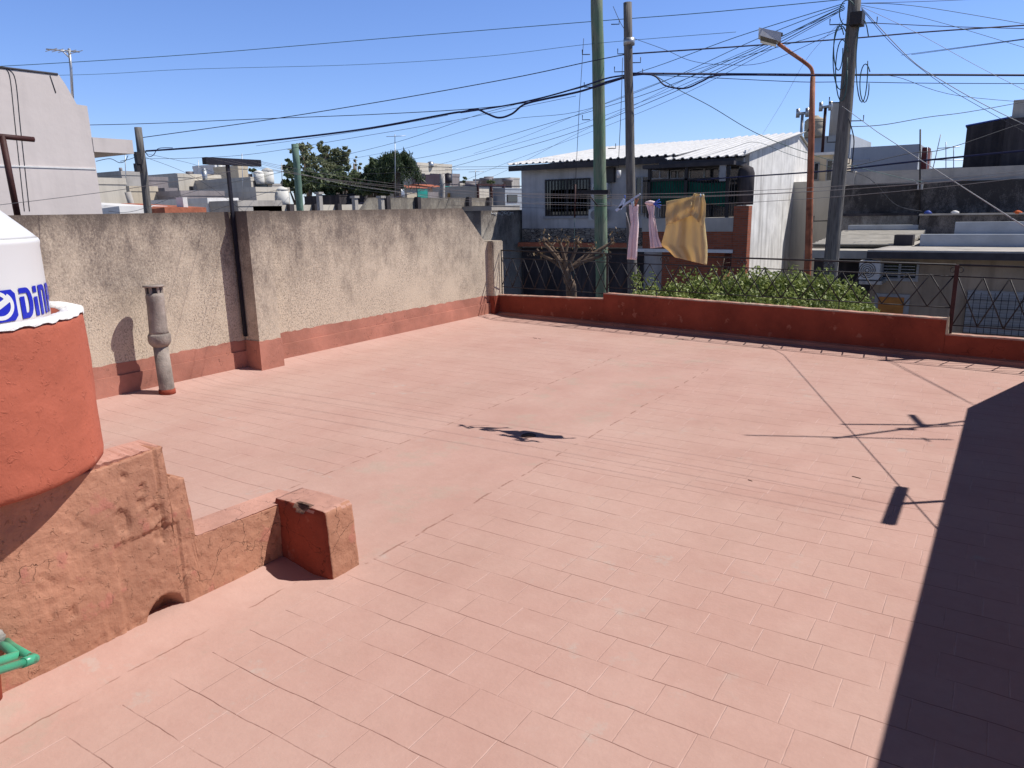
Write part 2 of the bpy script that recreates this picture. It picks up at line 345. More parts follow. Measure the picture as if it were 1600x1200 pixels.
def wpos(o):
    p=Vector(o.location)
    while o.parent: o=o.parent; p+=Vector(o.location)
    return p
def link(name, me, mat, parent=None, label=None, cat=None, group=None, kind=None):
    me.materials.append(mat); o=bpy.data.objects.new(name, me); COL.objects.link(o)
    n=len(me.vertices); co=np.empty(n*3,dtype=np.float32); me.vertices.foreach_get('co',co); co=co.reshape(-1,3)
    if parent is None:
        org=np.array([(co[:,0].min()+co[:,0].max())/2,(co[:,1].min()+co[:,1].max())/2,co[:,2].min()],dtype=np.float32); o.location=org.tolist()
    else:
        o.parent=parent; org=np.array(wpos(parent),dtype=np.float32)
    co-=org; me.vertices.foreach_set('co',co.ravel()); me.update()
    tag(o,label,cat,group,kind); return o
def tag(o,label=None,cat=None,group=None,kind=None):
    for k,v in (('label',label),('category',cat),('group',group),('kind',kind)):
        if v: o[k]=v
    return o
def thing(name, label, cat, loc, group=None):
    o=bpy.data.objects.new(name,None); COL.objects.link(o); o.location=loc; o.empty_display_size=.2
    return tag(o,label,cat,group)
def copy_tree(o, dloc=None, label=None):
    c=o.copy(); COL.objects.link(c)
    if dloc is not None: c.location=dloc
    if label: c['label']=label
    def rec(src,dst):
        for ch in list(src.children):
            d=ch.copy(); COL.objects.link(d); d.parent=dst; rec(ch,d)
    rec(o,c); return c
def smooth_pts(P, k=6):
    P=[Vector(p) for p in P]
    if len(P)<3: return P
    out=[]
    for i in range(len(P)-1):
        a=P[max(i-1,0)];b=P[i];c=P[i+1];d=P[min(i+2,len(P)-1)]
        for j in range(k):
            t=j/k; out.append(.5*((2*b)+(c-a)*t+(2*a-5*b+4*c-d)*t*t+(3*b-a-3*c+d)*t**3))
    out.append(P[-1]); return out
def leaves(name, pts, size, mat, parent=None, aspect=.5, droop=0, seed=1, **kw):
    rs=np.random.RandomState(seed); P=np.array(pts,dtype=np.float32); n=len(P)
    a=rs.normal(size=(n,3)); a[:,2]-=droop; a/=np.linalg.norm(a,axis=1)[:,None]
    b=rs.normal(size=(n,3)); b-=a*(a*b).sum(1)[:,None]; b/=np.linalg.norm(b,axis=1)[:,None]
    sz=(size*(.6+.8*rs.rand(n)))[:,None]; nn=np.cross(a,b)
    v=np.stack([P-a*sz*.5, P+b*sz*aspect*.5+nn*sz*.07, P+a*sz*.5, P-b*sz*aspect*.5+nn*sz*.07],1).reshape(-1,3)
    me=bpy.data.meshes.new(name); me.from_pydata(v.tolist(),[],np.arange(4*n).reshape(-1,4).tolist()); return link(name,me,mat,parent,**kw)
def blob(c, r, n, rs, shell=.55):
    d=rs.normal(size=(n,3)); d/=np.linalg.norm(d,axis=1)[:,None]; q=(shell+(1-shell)*rs.rand(n))[:,None]*(1+.18*np.sin(d[:,:1]*7+d[:,1:2]*5+c[0]))
    return np.array(c)+d*q*np.array(r)

M_tpost = plain('navy_black_iron', (.012,.012,.022), .3, 12, .6, bump=.2)
random.seed(4)
GZ=-3.3
# ================================================================== SETTING
MB().box(-400,400,-60,900,GZ-.3,GZ).build('ground', plain('dry_ground',(.16,.14,.11),.3,.4,.95), kind='structure')
MB().grid(lambda u,v:(-60+120*u,15.6+8*v,GZ+.004),4,2,False).build('street', M_asphalt, kind='structure')
MB().box(-60,60,13.7,15.5,GZ,GZ+.13).build('pavement', M_conc, kind='structure')
MB().box(-60,60,23.7,25.6,GZ,GZ+.13).build('pavement', M_conc, kind='structure')

# ================================================================== TERRACE
PA=Vector((-9.06,13.12,0)); PD=Vector((.992,-.124,0)).normalized(); PN=Vector((.124,.992,0)).normalized()
def P(s,o,z): v=PA+PD*s+PN*o; return Vector((v.x,v.y,z))
XR=1.23
def terrace():
    def fn(u,v):
        x=-9.3+(XR+.2+9.3)*u; y=-3+v*(13.3+(-.124)*(x+9.06)+3)
        z=0
        if y<2.95 and x<-3.42: z+= .06*max(0,1-abs(x+3.68)/.26)     # fillet against the low wall
        if x<-8.6: z+=.05*((-8.6-x)/.47)
        return (x,y,z)
    return MB().grid(fn,150,110).build('terrace', M_floor, kind='structure')
terrace()
# storey below the terrace, so it is a real roof
MB().box(-9.27,XR+.15,-3,11.85,GZ,-.05).build('lower_storey', M_conc, label='plain ground floor storey carrying the red tiled terrace', cat='building')

# left party wall
pw=thing('party_wall','tall weathered cream party wall with black mildew and faded red foot along the left side','wall',(-9.17,6,0))
c1=onX(722,326,-9.07); c2=onX(757,376,-9.07)
poly=[(-9.07,-3,-.1),(-9.07,13.15,-.1),(-9.07,13.15,1.55),(-9.07,c2.y,1.57),(-9.07,c1.y,2.255),(-9.07,-3,2.255)]
MB().slab(poly,(-.2,0,0)).build('wall',M_wall,pw)
MB().box(-9.05,-8.75,6.72,7.10,-.02,2.262).build('pillar',M_wall,pw)
random.seed(8)
def band(y0,y1,x,z0,zt,th,nm,mat,par,jit=.012,step=.06):
    n=max(2,int((y1-y0)/step)); a=[];
    up=[(x,y0+(y1-y0)*i/n, zt+random.uniform(-jit,jit)) for i in range(n+1)]
    m=MB()
    for p,q in zip(up,up[1:]):
        m.hexa([(x,p[1],z0),(x,q[1],z0),(x-th,q[1],z0),(x-th,p[1],z0)],[p,q,(x-th,q[1],q[2]),(x-th,p[1],p[2])])
    return m.build(nm,mat,par)
band(-3,6.72,-9.066,.03,.44,.02,'painted_foot',M_skirt,pw)
band(7.10,13.1,-9.066,.03,.44,.02,'painted_foot',M_skirt,pw)
band(-3,6.72,-9.045,-.02,.285,.03,'skirting',M_skirt,pw,.003,.3)
band(7.10,13.1,-9.03,-.02,.27,.05,'skirting',M_skirt,pw,.003,.3)
band(6.705,7.115,-8.737,-.02,.44,.31,'pillar_foot',M_skirt,pw,.01)
# end pillar where wall and parapet meet
ep=thing('corner_pillar','short cream concrete pillar with red foot at the left end of the iron railing','pillar',(-9.15,13.1,0))
MB().box(-9.36,-8.93,12.93,13.32,.40,1.575,.02).build('shaft',M_wall,ep)
MB().box(-9.365,-8.925,12.925,13.325,-.02,.43,.008).build('red_foot',M_parapet,ep)

# front parapet
pp=thing('parapet','low dark red parapet in three steps along the street side of the terrace','parapet',P(5,.07,0))
def pseg(s0,s1,z,z2):
    MB().hexa([P(s0,0,-.1),P(s1,0,-.1),P(s1,.16,-.1),P(s0,.16,-.1)],[P(s0,0,z-.018),P(s1,0,z2-.018),P(s1,.16,z2-.018),P(s0,.16,z-.018)]).build('wall',M_parapet,pp)
    m=MB(); n=int((s1-s0)/.07); js=[random.uniform(-.006,.006) for _ in range(n+1)]
    for i in range(n):
        a=s0+(s1-s0)*i/n; b=s0+(s1-s0)*(i+1)/n; za=z+(z2-z)*i/n+js[i]*.6; zb=z+(z2-z)*(i+1)/n+js[i+1]*.6
        m.hexa([P(a,-.006+js[i],z+(z2-z)*i/n-.018),P(b,-.006+js[i+1],z+(z2-z)*(i+1)/n-.018),P(b,.166,z+(z2-z)*(i+1)/n-.018),P(a,.166,z+(z2-z)*i/n-.018)],[P(a,0+js[i],za),P(b,0+js[i+1],zb),P(b,.16,zb),P(a,.16,za)])
    m.build('coping',M_coping,pp)
pseg(.12,2.80,.43,.505); pseg(2.803,8.60,.615,.57); pseg(8.603,10.55,.355,.365)
MB().hexa([P(.12,-.07,-.05),P(10.5,-.07,-.05),P(10.5,-.002,-.05),P(.12,-.002,-.05)],[P(.12,-.06,.05),P(10.5,-.06,.05),P(10.5,-.002,.07),P(.12,-.002,.07)]).build('skirting',M_skirt,pp)
MB().hexa([P(8.602,-.004,.355),P(8.64,-.004,.355),P(8.64,.16,.355),P(8.602,.16,.355)],[P(8.602,-.004,.6),P(8.625,-.004,.6),P(8.625,.16,.6),P(8.602,.16,.6)]).build('step_end',plain('pale_cement_edge',(.46,.40,.29),.2,8,.95),pp)

# iron railing
rl=thing('railing','black iron railing with crossed diagonal bars and scrolls standing on the red parapet','railing',P(5,.08,.5))
ZT=lambda s:1.372-.0055*s
def scroll(m,s,z,flip,r=.055):
    pts=[]
    for k in range(15):
        a=k/14*pi*2.1; rr=r*(1-.055*k*.9); pts.append(P(s+flip*(rr*cos(a)-r), .08, z-r*1.0+rr*sin(a)))
    m.tube(pts,.006,5)
def panel(s0,s1,zb,post0=True):
    zt=lambda s:ZT(s); 
    m=MB(); m.tube([P(s0,.08,zt(s0)),P(s1,.08,zt(s1))],.015,6)
    m.build('top_rail',M_iron,rl)
    zs=lambda s:zt(s)-.16
    m=MB(); m.tube([P(s0,.08,zs(s0)),P(s1,.08,zs(s1))],.009,6); m.build('sub_rail',M_iron,rl)
    m=MB(); m.tube([P(s0,.08,zb),P(s1,.08,zb)],.009,6); m.build('bottom_rail',M_iron,rl)
    n=max(2,round((s1-s0)/.30)); st=(s1-s0)/n; run=1.0
    m=MB()
    for k in range(-2,n+2):
        for d in (1,-1):
            a=s0+st*(k+.5-(run/2)*d); b=s0+st*(k+.5+(run/2)*d); za,zc=zs((s0+s1)/2),zb
            lo,hi=s0,s1
            def clip(t): return max(0,min(1,t))
            t0,t1=0,1
            ta=(lo-a)/(b-a); tb=(hi-a)/(b-a); t0=max(0,min(ta,tb)); t1=min(1,max(ta,tb))
            if t1-t0<.05: continue
            o=.08+(.008 if d>0 else -.008)
            m.tube([P(a+(b-a)*t0,o,za+(zc-za)*t0),P(a+(b-a)*t1,o,za+(zc-za)*t1)],.0095,5)
    m.build('diagonal_bars',M_iron,rl)
def scrolls(ss):
    for s in ss:
        m=MB(); scroll(m,s-.012,ZT(s)-.02,-1); m.build('scroll',M_iron,rl); m=MB(); scroll(m,s+.012,ZT(s)-.02,1); m.build('scroll',M_iron,rl)
panel(.16,2.84,.60); panel(2.84,8.62,.72); panel(8.66,10.5,.475)
scrolls([.95,2.84,4.05,5.5,6.9,8.64])
MB().tube([P(.16,.08,.44),P(.16,.08,ZT(0))],.012,6).build('post',M_iron,rl)
for s,zb,r in ((2.84,.50,.018),(8.64,.355,.027)):
    MB().box(-r,r,-r,r,0,ZT(s)-zb).build('post',M_iron if s<5 else M_ironr,rl)
    o=rl.children[-1]; 
    for ch in rl.children:
        if ch.name.startswith('post') and len(ch.data.vertices)==8 and not ch.get('_p'):
            q=P(s,.08,zb)
            for vtx in ch.data.vertices: vtx.co+=q
            ch['_p']=1
for ch in rl.children:
    if '_p' in ch: del ch['_p']
for s in (3.9,5.6,7.1):
    MB().tube([P(s,.08,.60),P(s,.08,.725)],.008,5).build('foot',M_iron,rl)

# wall on the right of the terrace (outside the frame, it casts the big shadow)
rw=thing('side_wall','tall rendered side wall at the right of the terrace, sloping down at its street end','wall',(XR+.1,4,0))
xr=lambda y: XR-.0135*(10.3-y)
MB().slab([(xr(-3),-3,-.1),(xr(11.95),11.95,-.1),(xr(11.95),11.95,1.30),(xr(11.62),11.62,1.36),(xr(10.24),10.24,2.27),(xr(-3),-3,2.27)],(.2,0,0)).build('wall',M_wall,rw)

# ------------------------------------------------------------------ broken low wall + block (left foreground)
lw=thing('low_wall','broken stepped terracotta plaster wall with chipped patches beneath the round basin','low wall',(-3.78,1.6,0))
def lowwall():
    import mathutils.noise as mn
    # outline in (y,z), front face gets a dense grid for lumpy plaster
    prof=[(-3,.985),(1.30,.99),(1.62,.985),(1.80,.975),(2.0,.987),(2.13,1.0),(2.145,.93),(2.13,.86),(2.155,.82),(2.21,.80),(2.24,.775),(2.25,.62),(2.235,.50),(2.24,.425),(2.45,.418),(2.85,.40)]
    def top(y):
        if y<=2.13:
            jag=.010*mn.noise(Vector((y*9,3,0)))+.006*mn.noise(Vector((y*40,8,0)))
            for a,b in zip(prof,prof[1:]):
                if a[0]<=y<=b[0]: return a[1]+(b[1]-a[1])*(y-a[0])/(b[0]-a[0])+jag
            return .985
        if y<2.235: return .83-.5*(y-2.13)+.018*mn.noise(Vector((y*60,1,0)))
        if y<2.245: return .62
        return .42-.02*(y-2.24)/.6
    rnd=np.random.RandomState(3)
    ys=[-3+.4*i for i in range(10)]+list(np.arange(1.0,2.12,.011))+[2.125,2.133,2.14,2.147,2.155,2.163,2.17,2.18,2.19,2.20,2.21,2.218,2.225,2.236,2.24,2.25]+list(np.arange(2.262,3.06,.012))
    import mathutils.noise as mn
    b=MB(); nz=80; cols=[]
    hc,hz,hr=2.03,.03,.085      # chipped hole at the foot
    for y in ys:
        col=[]
        for j in range(nz+1):
            z=-.03+(top(y)+.03)*j/nz
            d=.010*mn.noise(Vector((y*2.2,z*2.2,1)))+.002*mn.noise(Vector((y*14,z*14,5)))+.0035*mn.noise(Vector((y*30,z*18,5)))
            # large patch edge
            if y>1.8 and y<2.16 and z<.55: d-=.010
            if y<1.7: d+=.006*mn.noise(Vector((y*2,z*7,9)))
            q=math.hypot((y-hc)/1.0,(z-hz)/1.1)
            if q<hr*1.35: d-=.11*min(1,(1.35-q/hr)*2.2)+.012*mn.noise(Vector((y*40,z*40,2)))
            fl=mn.noise(Vector((y*6.5,z*6.5,21)))+.35*mn.noise(Vector((y*25,z*25,3)))
            if fl>.45: d-=.005
            if fl<-.6: d+=.004
            ckl=abs((y-2.075)+.012*mn.noise(Vector((z*9,0,4))))
            if ckl<.006 and z>.45: d-=.014
            for (cy,cz,cr) in ((1.86,.66,.04),(2.04,.64,.035),(2.06,.53,.04),(1.99,.80,.022),(1.97,.73,.02),(1.55,.30,.02),(1.9,.89,.015)):
                q=math.hypot(y-cy,(z-cz)*.7)
                if q<cr*(1+.5*mn.noise(Vector((y*30,z*30,6)))): d-=.012
            col.append(b.b.verts.new((-3.67+d, y, z)))
        cols.append(col)
    for a,c in zip(cols,cols[1:]):
        for j in range(nz):
            f=b.b.faces.new([a[j],c[j],c[j+1],a[j+1]]); f.smooth=True
    # top + back
    back=[b.b.verts.new((-3.895, y, top(y)-.008)) for y in ys]; base=[b.b.verts.new((-3.895,y,-.03)) for y in ys]
    for i in range(len(ys)-1):
        b.b.faces.new([cols[i][-1],cols[i+1][-1],back[i+1],back[i]]); b.b.faces.new([back[i],back[i+1],base[i+1],base[i]])
    b.b.faces.new(cols[-1]+[back[-1],base[-1]])
    return b.build('plaster_wall',M_low,lw)
lowwall()
# pale painted capping along the low section
m=MB(); n=20
for i in range(n):
    a=2.262+.77*i/n; b_=2.262+.77*(i+1)/n
    m.hexa([(-3.68,a,.40),(-3.68,b_,.395),(-3.90,b_,.395),(-3.90,a,.40)],[(-3.672+random.uniform(-.004,.004),a,.424-.02*i/n),(-3.672+random.uniform(-.004,.004),b_,.424-.02*(i+1)/n),(-3.9,b_,.42-.02*(i+1)/n),(-3.9,a,.42-.02*i/n)])
m.build('capping',M_lowtop,lw)
m=MB(); jt=[(random.uniform(-.008,.006),random.uniform(-.010,.008)) for _ in range(17)]
for i in range(16):
    a=1.75+.385*i/16; b_=1.75+.385*(i+1)/16
    m.hexa([(-3.70,a,.95),(-3.70,b_,.95),(-3.9,b_,.95),(-3.9,a,.95)],[(-3.685+jt[i][0],a,.995+jt[i][1]),(-3.685+jt[i+1][0],b_,.995+jt[i+1][1]),(-3.90,b_,.998),(-3.90,a,.998)])
m.build('capping',M_lowtop,lw)
def block():
    import mathutils.noise as mn
    b=bmesh.new(); bmesh.ops.create_cube(b,size=1)
    bmesh.ops.subdivide_edges(b,edges=b.edges,cuts=18,use_grid_fill=True)
    for v in b.verts:
        u,t,h=v.co.x+.5,v.co.y+.5,v.co.z+.5
        # footprint slightly wider than the top
        x=-3.70+u*(.47 - .02*h); y=2.835+t*(.24-.01*h); z=-.03+h*(.47)
        p=Vector((x,y,z)); 
        r=.02; 
        nrm=Vector((0,0,0))
        if u>.99: nrm.x+=1
        if t<.01: nrm.y-=1
        if h>.99: nrm.z+=1
        p+=nrm*(.006*mn.noise(p*9)+.004*mn.noise(p*30))
        if nrm.length>1.1: p-=nrm*.010*(1+mn.noise(p*22))
        q=math.hypot((p.x+3.47)/.075, (p.z-.44)/.05)
        if q<1 and t<.14: p.y+=.045*(1-q)*(1+.8*mn.noise(p*60)); p.z-=.012*(1-q)
        v.co=p
    for f in b.faces: f.smooth=True
    m=MB(); m.b.free(); m.b=b; return m.build('end_block',M_low,lw)
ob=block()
# block: pale top painted like the floor, front face darker red standing in for its shade
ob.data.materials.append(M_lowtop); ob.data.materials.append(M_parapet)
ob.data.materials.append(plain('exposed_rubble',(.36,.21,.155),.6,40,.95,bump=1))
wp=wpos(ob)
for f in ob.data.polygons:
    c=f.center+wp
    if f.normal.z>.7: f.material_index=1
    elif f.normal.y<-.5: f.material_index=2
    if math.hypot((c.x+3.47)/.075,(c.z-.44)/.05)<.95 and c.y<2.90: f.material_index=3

# ------------------------------------------------------------------ basin + water tank
BC=(-4.16,1.28)
bs=thing('tank_basin','round orange red masonry basin with chipped white rim around the white water tank','basin',(BC[0],BC[1],.99))
import mathutils.noise as mn
def lumpy(c,prof,n,amp,name,mat,par,cap0=True,cap1=True):
    m=MB(); rings=[]
    for r,z in prof:
        ring=[]
        for k in range(n):
            a=2*pi*k/n; q=Vector((cos(a)*2.2,sin(a)*2.2,z*3)); d=amp*(mn.noise(q)+.5*mn.noise(q*4))
            zz=z+(amp*.6*mn.noise(q*3) if amp<.02 else 0)
            ring.append(m.b.verts.new((c[0]+(r+d)*cos(a),c[1]+(r+d)*sin(a),zz)))
        rings.append(ring)
    for a,d in zip(rings,rings[1:]):
        for k in range(n):
            f=m.b.faces.new([a[k],a[(k+1)%n],d[(k+1)%n],d[k]]); f.smooth=True
    if cap0: m.b.faces.new(rings[0][::-1])
    if cap1: m.b.faces.new(rings[-1])
    return m.build(name,mat,par)
prof=[(.05,1.0),(.66,.995),(.70,1.01)]+[(.706,1.01+.73*i/24) for i in range(1,25)]+[(.70,1.752),(.60,1.755),(.60,1.50),(.1,1.5)]
lumpy(BC,prof,120,.006,'basin_wall',M_basin,bs,True,True)
# white rim with a ragged lower edge
m=MB(); n=180; ring=[]
for k in range(n):
    a=2*pi*k/n; lo=1.757-.020*max(0,mn.noise(Vector((cos(a)*9,sin(a)*9,0)))+.2)-.02*max(0,mn.noise(Vector((cos(a)*26,sin(a)*26,4))))
    q=Vector((cos(a)*2.2,sin(a)*2.2,1.74*3)); d=.006*(mn.noise(q)+.5*mn.noise(q*4)); ro=.7085+d; j=.004*mn.noise(Vector((cos(a)*12,sin(a)*12,7)))
    ring.append([m.b.verts.new((BC[0]+r*cos(a),BC[1]+r*sin(a),z)) for r,z in ((ro+.004,lo),(ro+.004,1.765+j),(ro-.015,1.772+j),(.62+d,1.768+j*2),(.605,1.755),(.592,1.60+.03*sin(a*7)))])
for k in range(n):
    a,b_=ring[k],ring[(k+1)%n]
    for j in range(5):
        f=m.b.faces.new([a[j],b_[j],b_[j+1],a[j+1]]); f.smooth=True
m.build('white_rim',M_whitewash,bs)

TC=(-4.155,1.27); TR=.575
wt=thing('water_tank','white plastic water tank with blue lettering sitting inside the round red basin','water tank',(TC[0],TC[1],1.5))
MB().lathe(TC,[(TR*.97,1.505),(TR,1.53),(TR*1.0,1.7),(TR*1.0,2.08),(TR*1.006,2.095),(TR*1.006,2.105),(TR*.995,2.118)],96,cap1=True).build('tank_body',M_plastic,wt)
MB().lathe(TC,[(TR*.993,2.117),(TR*.965,2.135),(.30,2.385),(.27,2.39),(.265,2.42),(.0005,2.43)],96,cap1=False).build('tank_cone',M_plastic,wt)
# blue lettering wrapped round the tank: swirl emblem in a square, then D i n P
lu=Vector((-TC[0],-TC[1])).normalized(); baseang=atan2(-TC[1],-TC[0])
def onTank(u,z,off=.002):              # u metres round the tank to the right of the side facing the lens
    a=baseang+u/TR; r=TR*1.003+off; return Vector((TC[0]+r*cos(a),TC[1]+r*sin(a),z))
def patch(m,poly,off=.002):            # flat 2D polygon (u,z) wrapped on the tank, cut in strips
    us=[p[0] for p in poly]; u0,u1=min(us),max(us); n=max(1,int((u1-u0)/.012)); 
    b=bmesh.new(); vs=[b.verts.new((p[0],p[1],0)) for p in poly]; b.faces.new(vs)
    for i in range(1,n):
        x=u0+(u1-u0)*i/n; bmesh.ops.bisect_plane(b,geom=b.verts[:]+b.edges[:]+b.faces[:],plane_co=(x,0,0),plane_no=(1,0,0))
    mp={v:m.b.verts.new(onTank(v.co.x,v.co.y,off)) for v in b.verts}
    for f in b.faces: m.b.faces.new([mp[v] for v in f.verts])
    b.free()
def arcring(cx,cz,rx,rz,w,a0,a1,n=14,wx=None):
    wx=wx or w; o=[(cx+rx*cos(a0+(a1-a0)*i/n),cz+rz*sin(a0+(a1-a0)*i/n)) for i in range(n+1)]
    i_=[(cx+(rx-wx)*cos(a0+(a1-a0)*i/n),cz+(rz-w)*sin(a0+(a1-a0)*i/n)) for i in range(n+1)]
    return o,i_
def ringpatch(m,o,i_,off=.002):
    for a,b_,c,d in zip(o,o[1:],i_[1:],i_): patch(m,[a,b_,c,d],off)
def lettering():
    z0,z1=1.768,1.905; h=z1-z0; m=MB(); u=-.02
    # measured so that the D starts near 0.11 m right of the line of sight
    # square emblem
    s0,s1=.245,.438
    patch(m,[(s0,z0),(s1-.02,z0),(s1,z0+.02),(s1,z1-.02),(s1-.02,z1),(s0,z1)])
    e=MB(); o,i_=arcring((s0+s1)/2,(z0+z1)/2,.062,.066,.018,.4,pi*1.35); ringpatch(e,o,i_,.0035)
    o,i_=arcring((s0+s1)/2+.012,(z0+z1)/2+.002,.068,.062,.018,pi*1.25,pi*2.3); ringpatch(e,o,i_,.0035)
    patch(e,[(s0+.03,z0+.05),(s0+.05,z0+.03),(s1-.03,z1-.05),(s1-.05,z1-.03)],.0035)
    e.build('emblem_swirl',M_plastic,wt)
    t=.03
    def D(u,w):
        patch(m,[(u,z0),(u+t,z0),(u+t,z0+h*.72),(u,z0+h*.72)])
        patch(m,[(u,z1-t*.8),(u+w*.5,z1-t*.8),(u+w*.5,z1),(u,z1)]); patch(m,[(u+t,z0),(u+w*.5,z0),(u+w*.5,z0+t*.8),(u+t,z0+t*.8)])
        o,i_=arcring(u+w*.5,(z0+z1)/2,w*.5,h/2,t*.8,-pi/2,pi/2,12,t); ringpatch(m,o,i_)
    def I(u,w=.034):
        patch(m,[(u,z0),(u+w,z0),(u+w,z0+h*.64),(u,z0+h*.64)]); patch(m,[(u,z0+h*.78),(u+w,z0+h*.78),(u+w,z1),(u,z1)])
    def N(u,w):
        patch(m,[(u,z0),(u+t,z0),(u+t,z1),(u,z1)]); patch(m,[(u+w-t,z0),(u+w,z0),(u+w,z1-.04),(u+w-t,z1-.04)])
        patch(m,[(u+t,z1-t*.8),(u+w-t,z1-t*.8),(u+w-t,z1),(u+t,z1)]); patch(m,[(u+w-t,z1-.04),(u+w,z1-.04),(u+w-.01,z1-.01),(u+w-t,z1)])
    def Pp(u,w):
        patch(m,[(u,z0),(u+t,z0),(u+t,z1),(u,z1)]); patch(m,[(u+t,z1-t*.8),(u+w*.5,z1-t*.8),(u+w*.5,z1),(u+t,z1)]); patch(m,[(u+t,z0+h*.38),(u+w*.5,z0+h*.38),(u+w*.5,z0+h*.38+t*.8),(u+t,z0+h*.38+t*.8)])
        o,i_=arcring(u+w*.5,z1-h*.31,w*.5,h*.31,t*.8,-pi/2,pi/2,8,t); ringpatch(m,o,i_)
    D(.462,.088); I(.562,.032); N(.612,.082); Pp(.715,.08); patch(m,[(.82,z0),(.85,z0),(.85,z1),(.82,z1)])
    m.build('blue_lettering',M_blue,wt)
LET_U=.0
lettering()

# ------------------------------------------------------------------ green water pipes leaving the low wall
gp=thing('water_pipes','pair of green plastic water pipes with elbows coming out of the low wall','pipe',(-3.3,1.0,.5))
def gpt(px,py,x): return onX(px,py,x)
a0=gpt(14,1012,-3.60); a1=gpt(54,1030,-3.22); a2=gpt(-60,1066,-3.10)
r=.0165
MB().tube([gpt(8,1000,-3.70),gpt(20,1010,-3.55),a1],r,14).build('pipe',M_green_pipe,gp)
MB().tube([a1+(a0-a1).normalized()*.05,a1+(a0-a1).normalized()*.005,a1+(a2-a1).normalized()*.005+(a0-a1)*.02,a1+(a2-a1).normalized()*.06],r*1.28,14).build('elbow',M_green_pipe,gp)
MB().tube([a1,a2,a2+(a2-a1)],r,14).build('pipe',M_green_pipe,gp)
b1=gpt(27,1024,-3.40); b2=gpt(-50,1050,-3.28)
MB().tube([gpt(0,1008,-3.69),gpt(8,1010,-3.6),b1],r*1.2,14).build('pipe',M_green_pipe,gp)
MB().tube([b1+(b1-b2).normalized()*.012,b1,b2,b2*2-b1],r*1.2,14).build('pipe',M_green_pipe,gp)
mb=MB(); mb.lathe((0,0),[(.001,0),(.05,.004),(.075,.0),(.085,-.01)],18,wob=.3)
for v in mb.b.verts: v.co=Vector((-3.655+v.co.z,1.17+v.co.y,.33+v.co.x*.7))
mb.build('cement_patch',M_cement,gp)
# red painted stub post at the left edge
tp=onZ(-6,1108,0)
sp=MB(); sp.tube([(tp.x,tp.y,-.01),(tp.x,tp.y,.10),(tp.x,tp.y,.29)],[.030,.036,.055],16)
sp.build('pipe_stand',M_parapet,label='small dark red stand on the floor under the green pipes',cat='stand')

# ------------------------------------------------------------------ vent pipe
vb=Vector((-8.72,5.22,0)); 
vp=thing('vent_pipe','grey cement vent pipe with collar and cap standing before the weathered wall','vent pipe',vb)
def vc(z): return (vb.x+.0*z, vb.y+.0*z)
def tilt(pr,c,n=24):
    m=MB(); rings=[]
    for r,z,dx,dy in pr: rings.append([m.b.verts.new((c.x+dx+r*cos(2*pi*k/n),c.y+dy+r*sin(2*pi*k/n),z)) for k in range(n)])
    for a,d in zip(rings,rings[1:]):
        for k in range(n): f=m.b.faces.new([a[k],a[(k+1)%n],d[(k+1)%n],d[k]]); f.smooth=True
    m.b.faces.new(rings[0][::-1]); m.b.faces.new(rings[-1]); return m
tilt([(.095,0,0,0),(.092,.06,0,0),(.088,.64,0,-.01)],vb).build('lower_pipe',M_pipe,vp)
tilt([(.092,.62,0,-.01),(.125,.66,0,-.01),(.135,.70,0,-.01),(.135,.76,0,-.01),(.12,.785,0,-.01)],vb).build('collar',M_pipe,vp)
tilt([(.118,.78,0,-.01),(.108,.82,0,-.01),(.104,1.15,0,.0),(.108,1.25,0,.0),(.095,1.29,0,0)],vb).build('upper_pipe',M_pipe,vp)
tilt([(.078,1.28,0,0),(.075,1.36,0,0)],vb).build('neck',M_fascia,vp)
for k in range(6):
    a=k*pi/3; MB().box(vb.x+.082*cos(a)-.014,vb.x+.082*cos(a)+.014,vb.y+.082*sin(a)-.014,vb.y+.082*sin(a)+.014,1.285,1.365).build('lug',M_pipe,vp)
tilt([(.122,1.365,0,0),(.126,1.375,0,0),(.118,1.392,0,0)],vb).build('cap',M_pipe,vp)
tilt([(.101,-.005,0,0),(.098,.07,0,0)],vb).build('red_base',M_parapet,vp)

# ------------------------------------------------------------------ clothesline posts, lines and laundry
t1=thing('clothesline_post','dark iron T post for washing lines rising at the pillar of the left wall','post',(-9.005,6.68,0))
tb0=onX(319,250,-9.005); tb1=onX(405,254,-9.005); tz=(tb0.z+tb1.z)/2
MB().box(-9.05,-8.96,tb0.y,tb1.y,tz-.055,tz+.035).build('cross_arm',M_tpost,t1)
MB().box(-9.025,-8.985,6.665,6.705,.50,tz-.055).build('upright',M_tpost,t1)
t2=thing('clothesline_post','dark iron T post for washing lines beside the right side wall','post',(.985,7.0,0))
MB().box(.95,1.02,6.60,7.42,2.40,2.45).build('cross_arm',M_iron,t2)
MB().tube([(.985,7.02,0),(.985,7.02,2.40)],.021,10).build('upright',M_iron,t2)
LY=[(tb0.y+.06,6.62),(6.62,6.84),(7.0,7.02),(tb1.y-.06,7.37)]
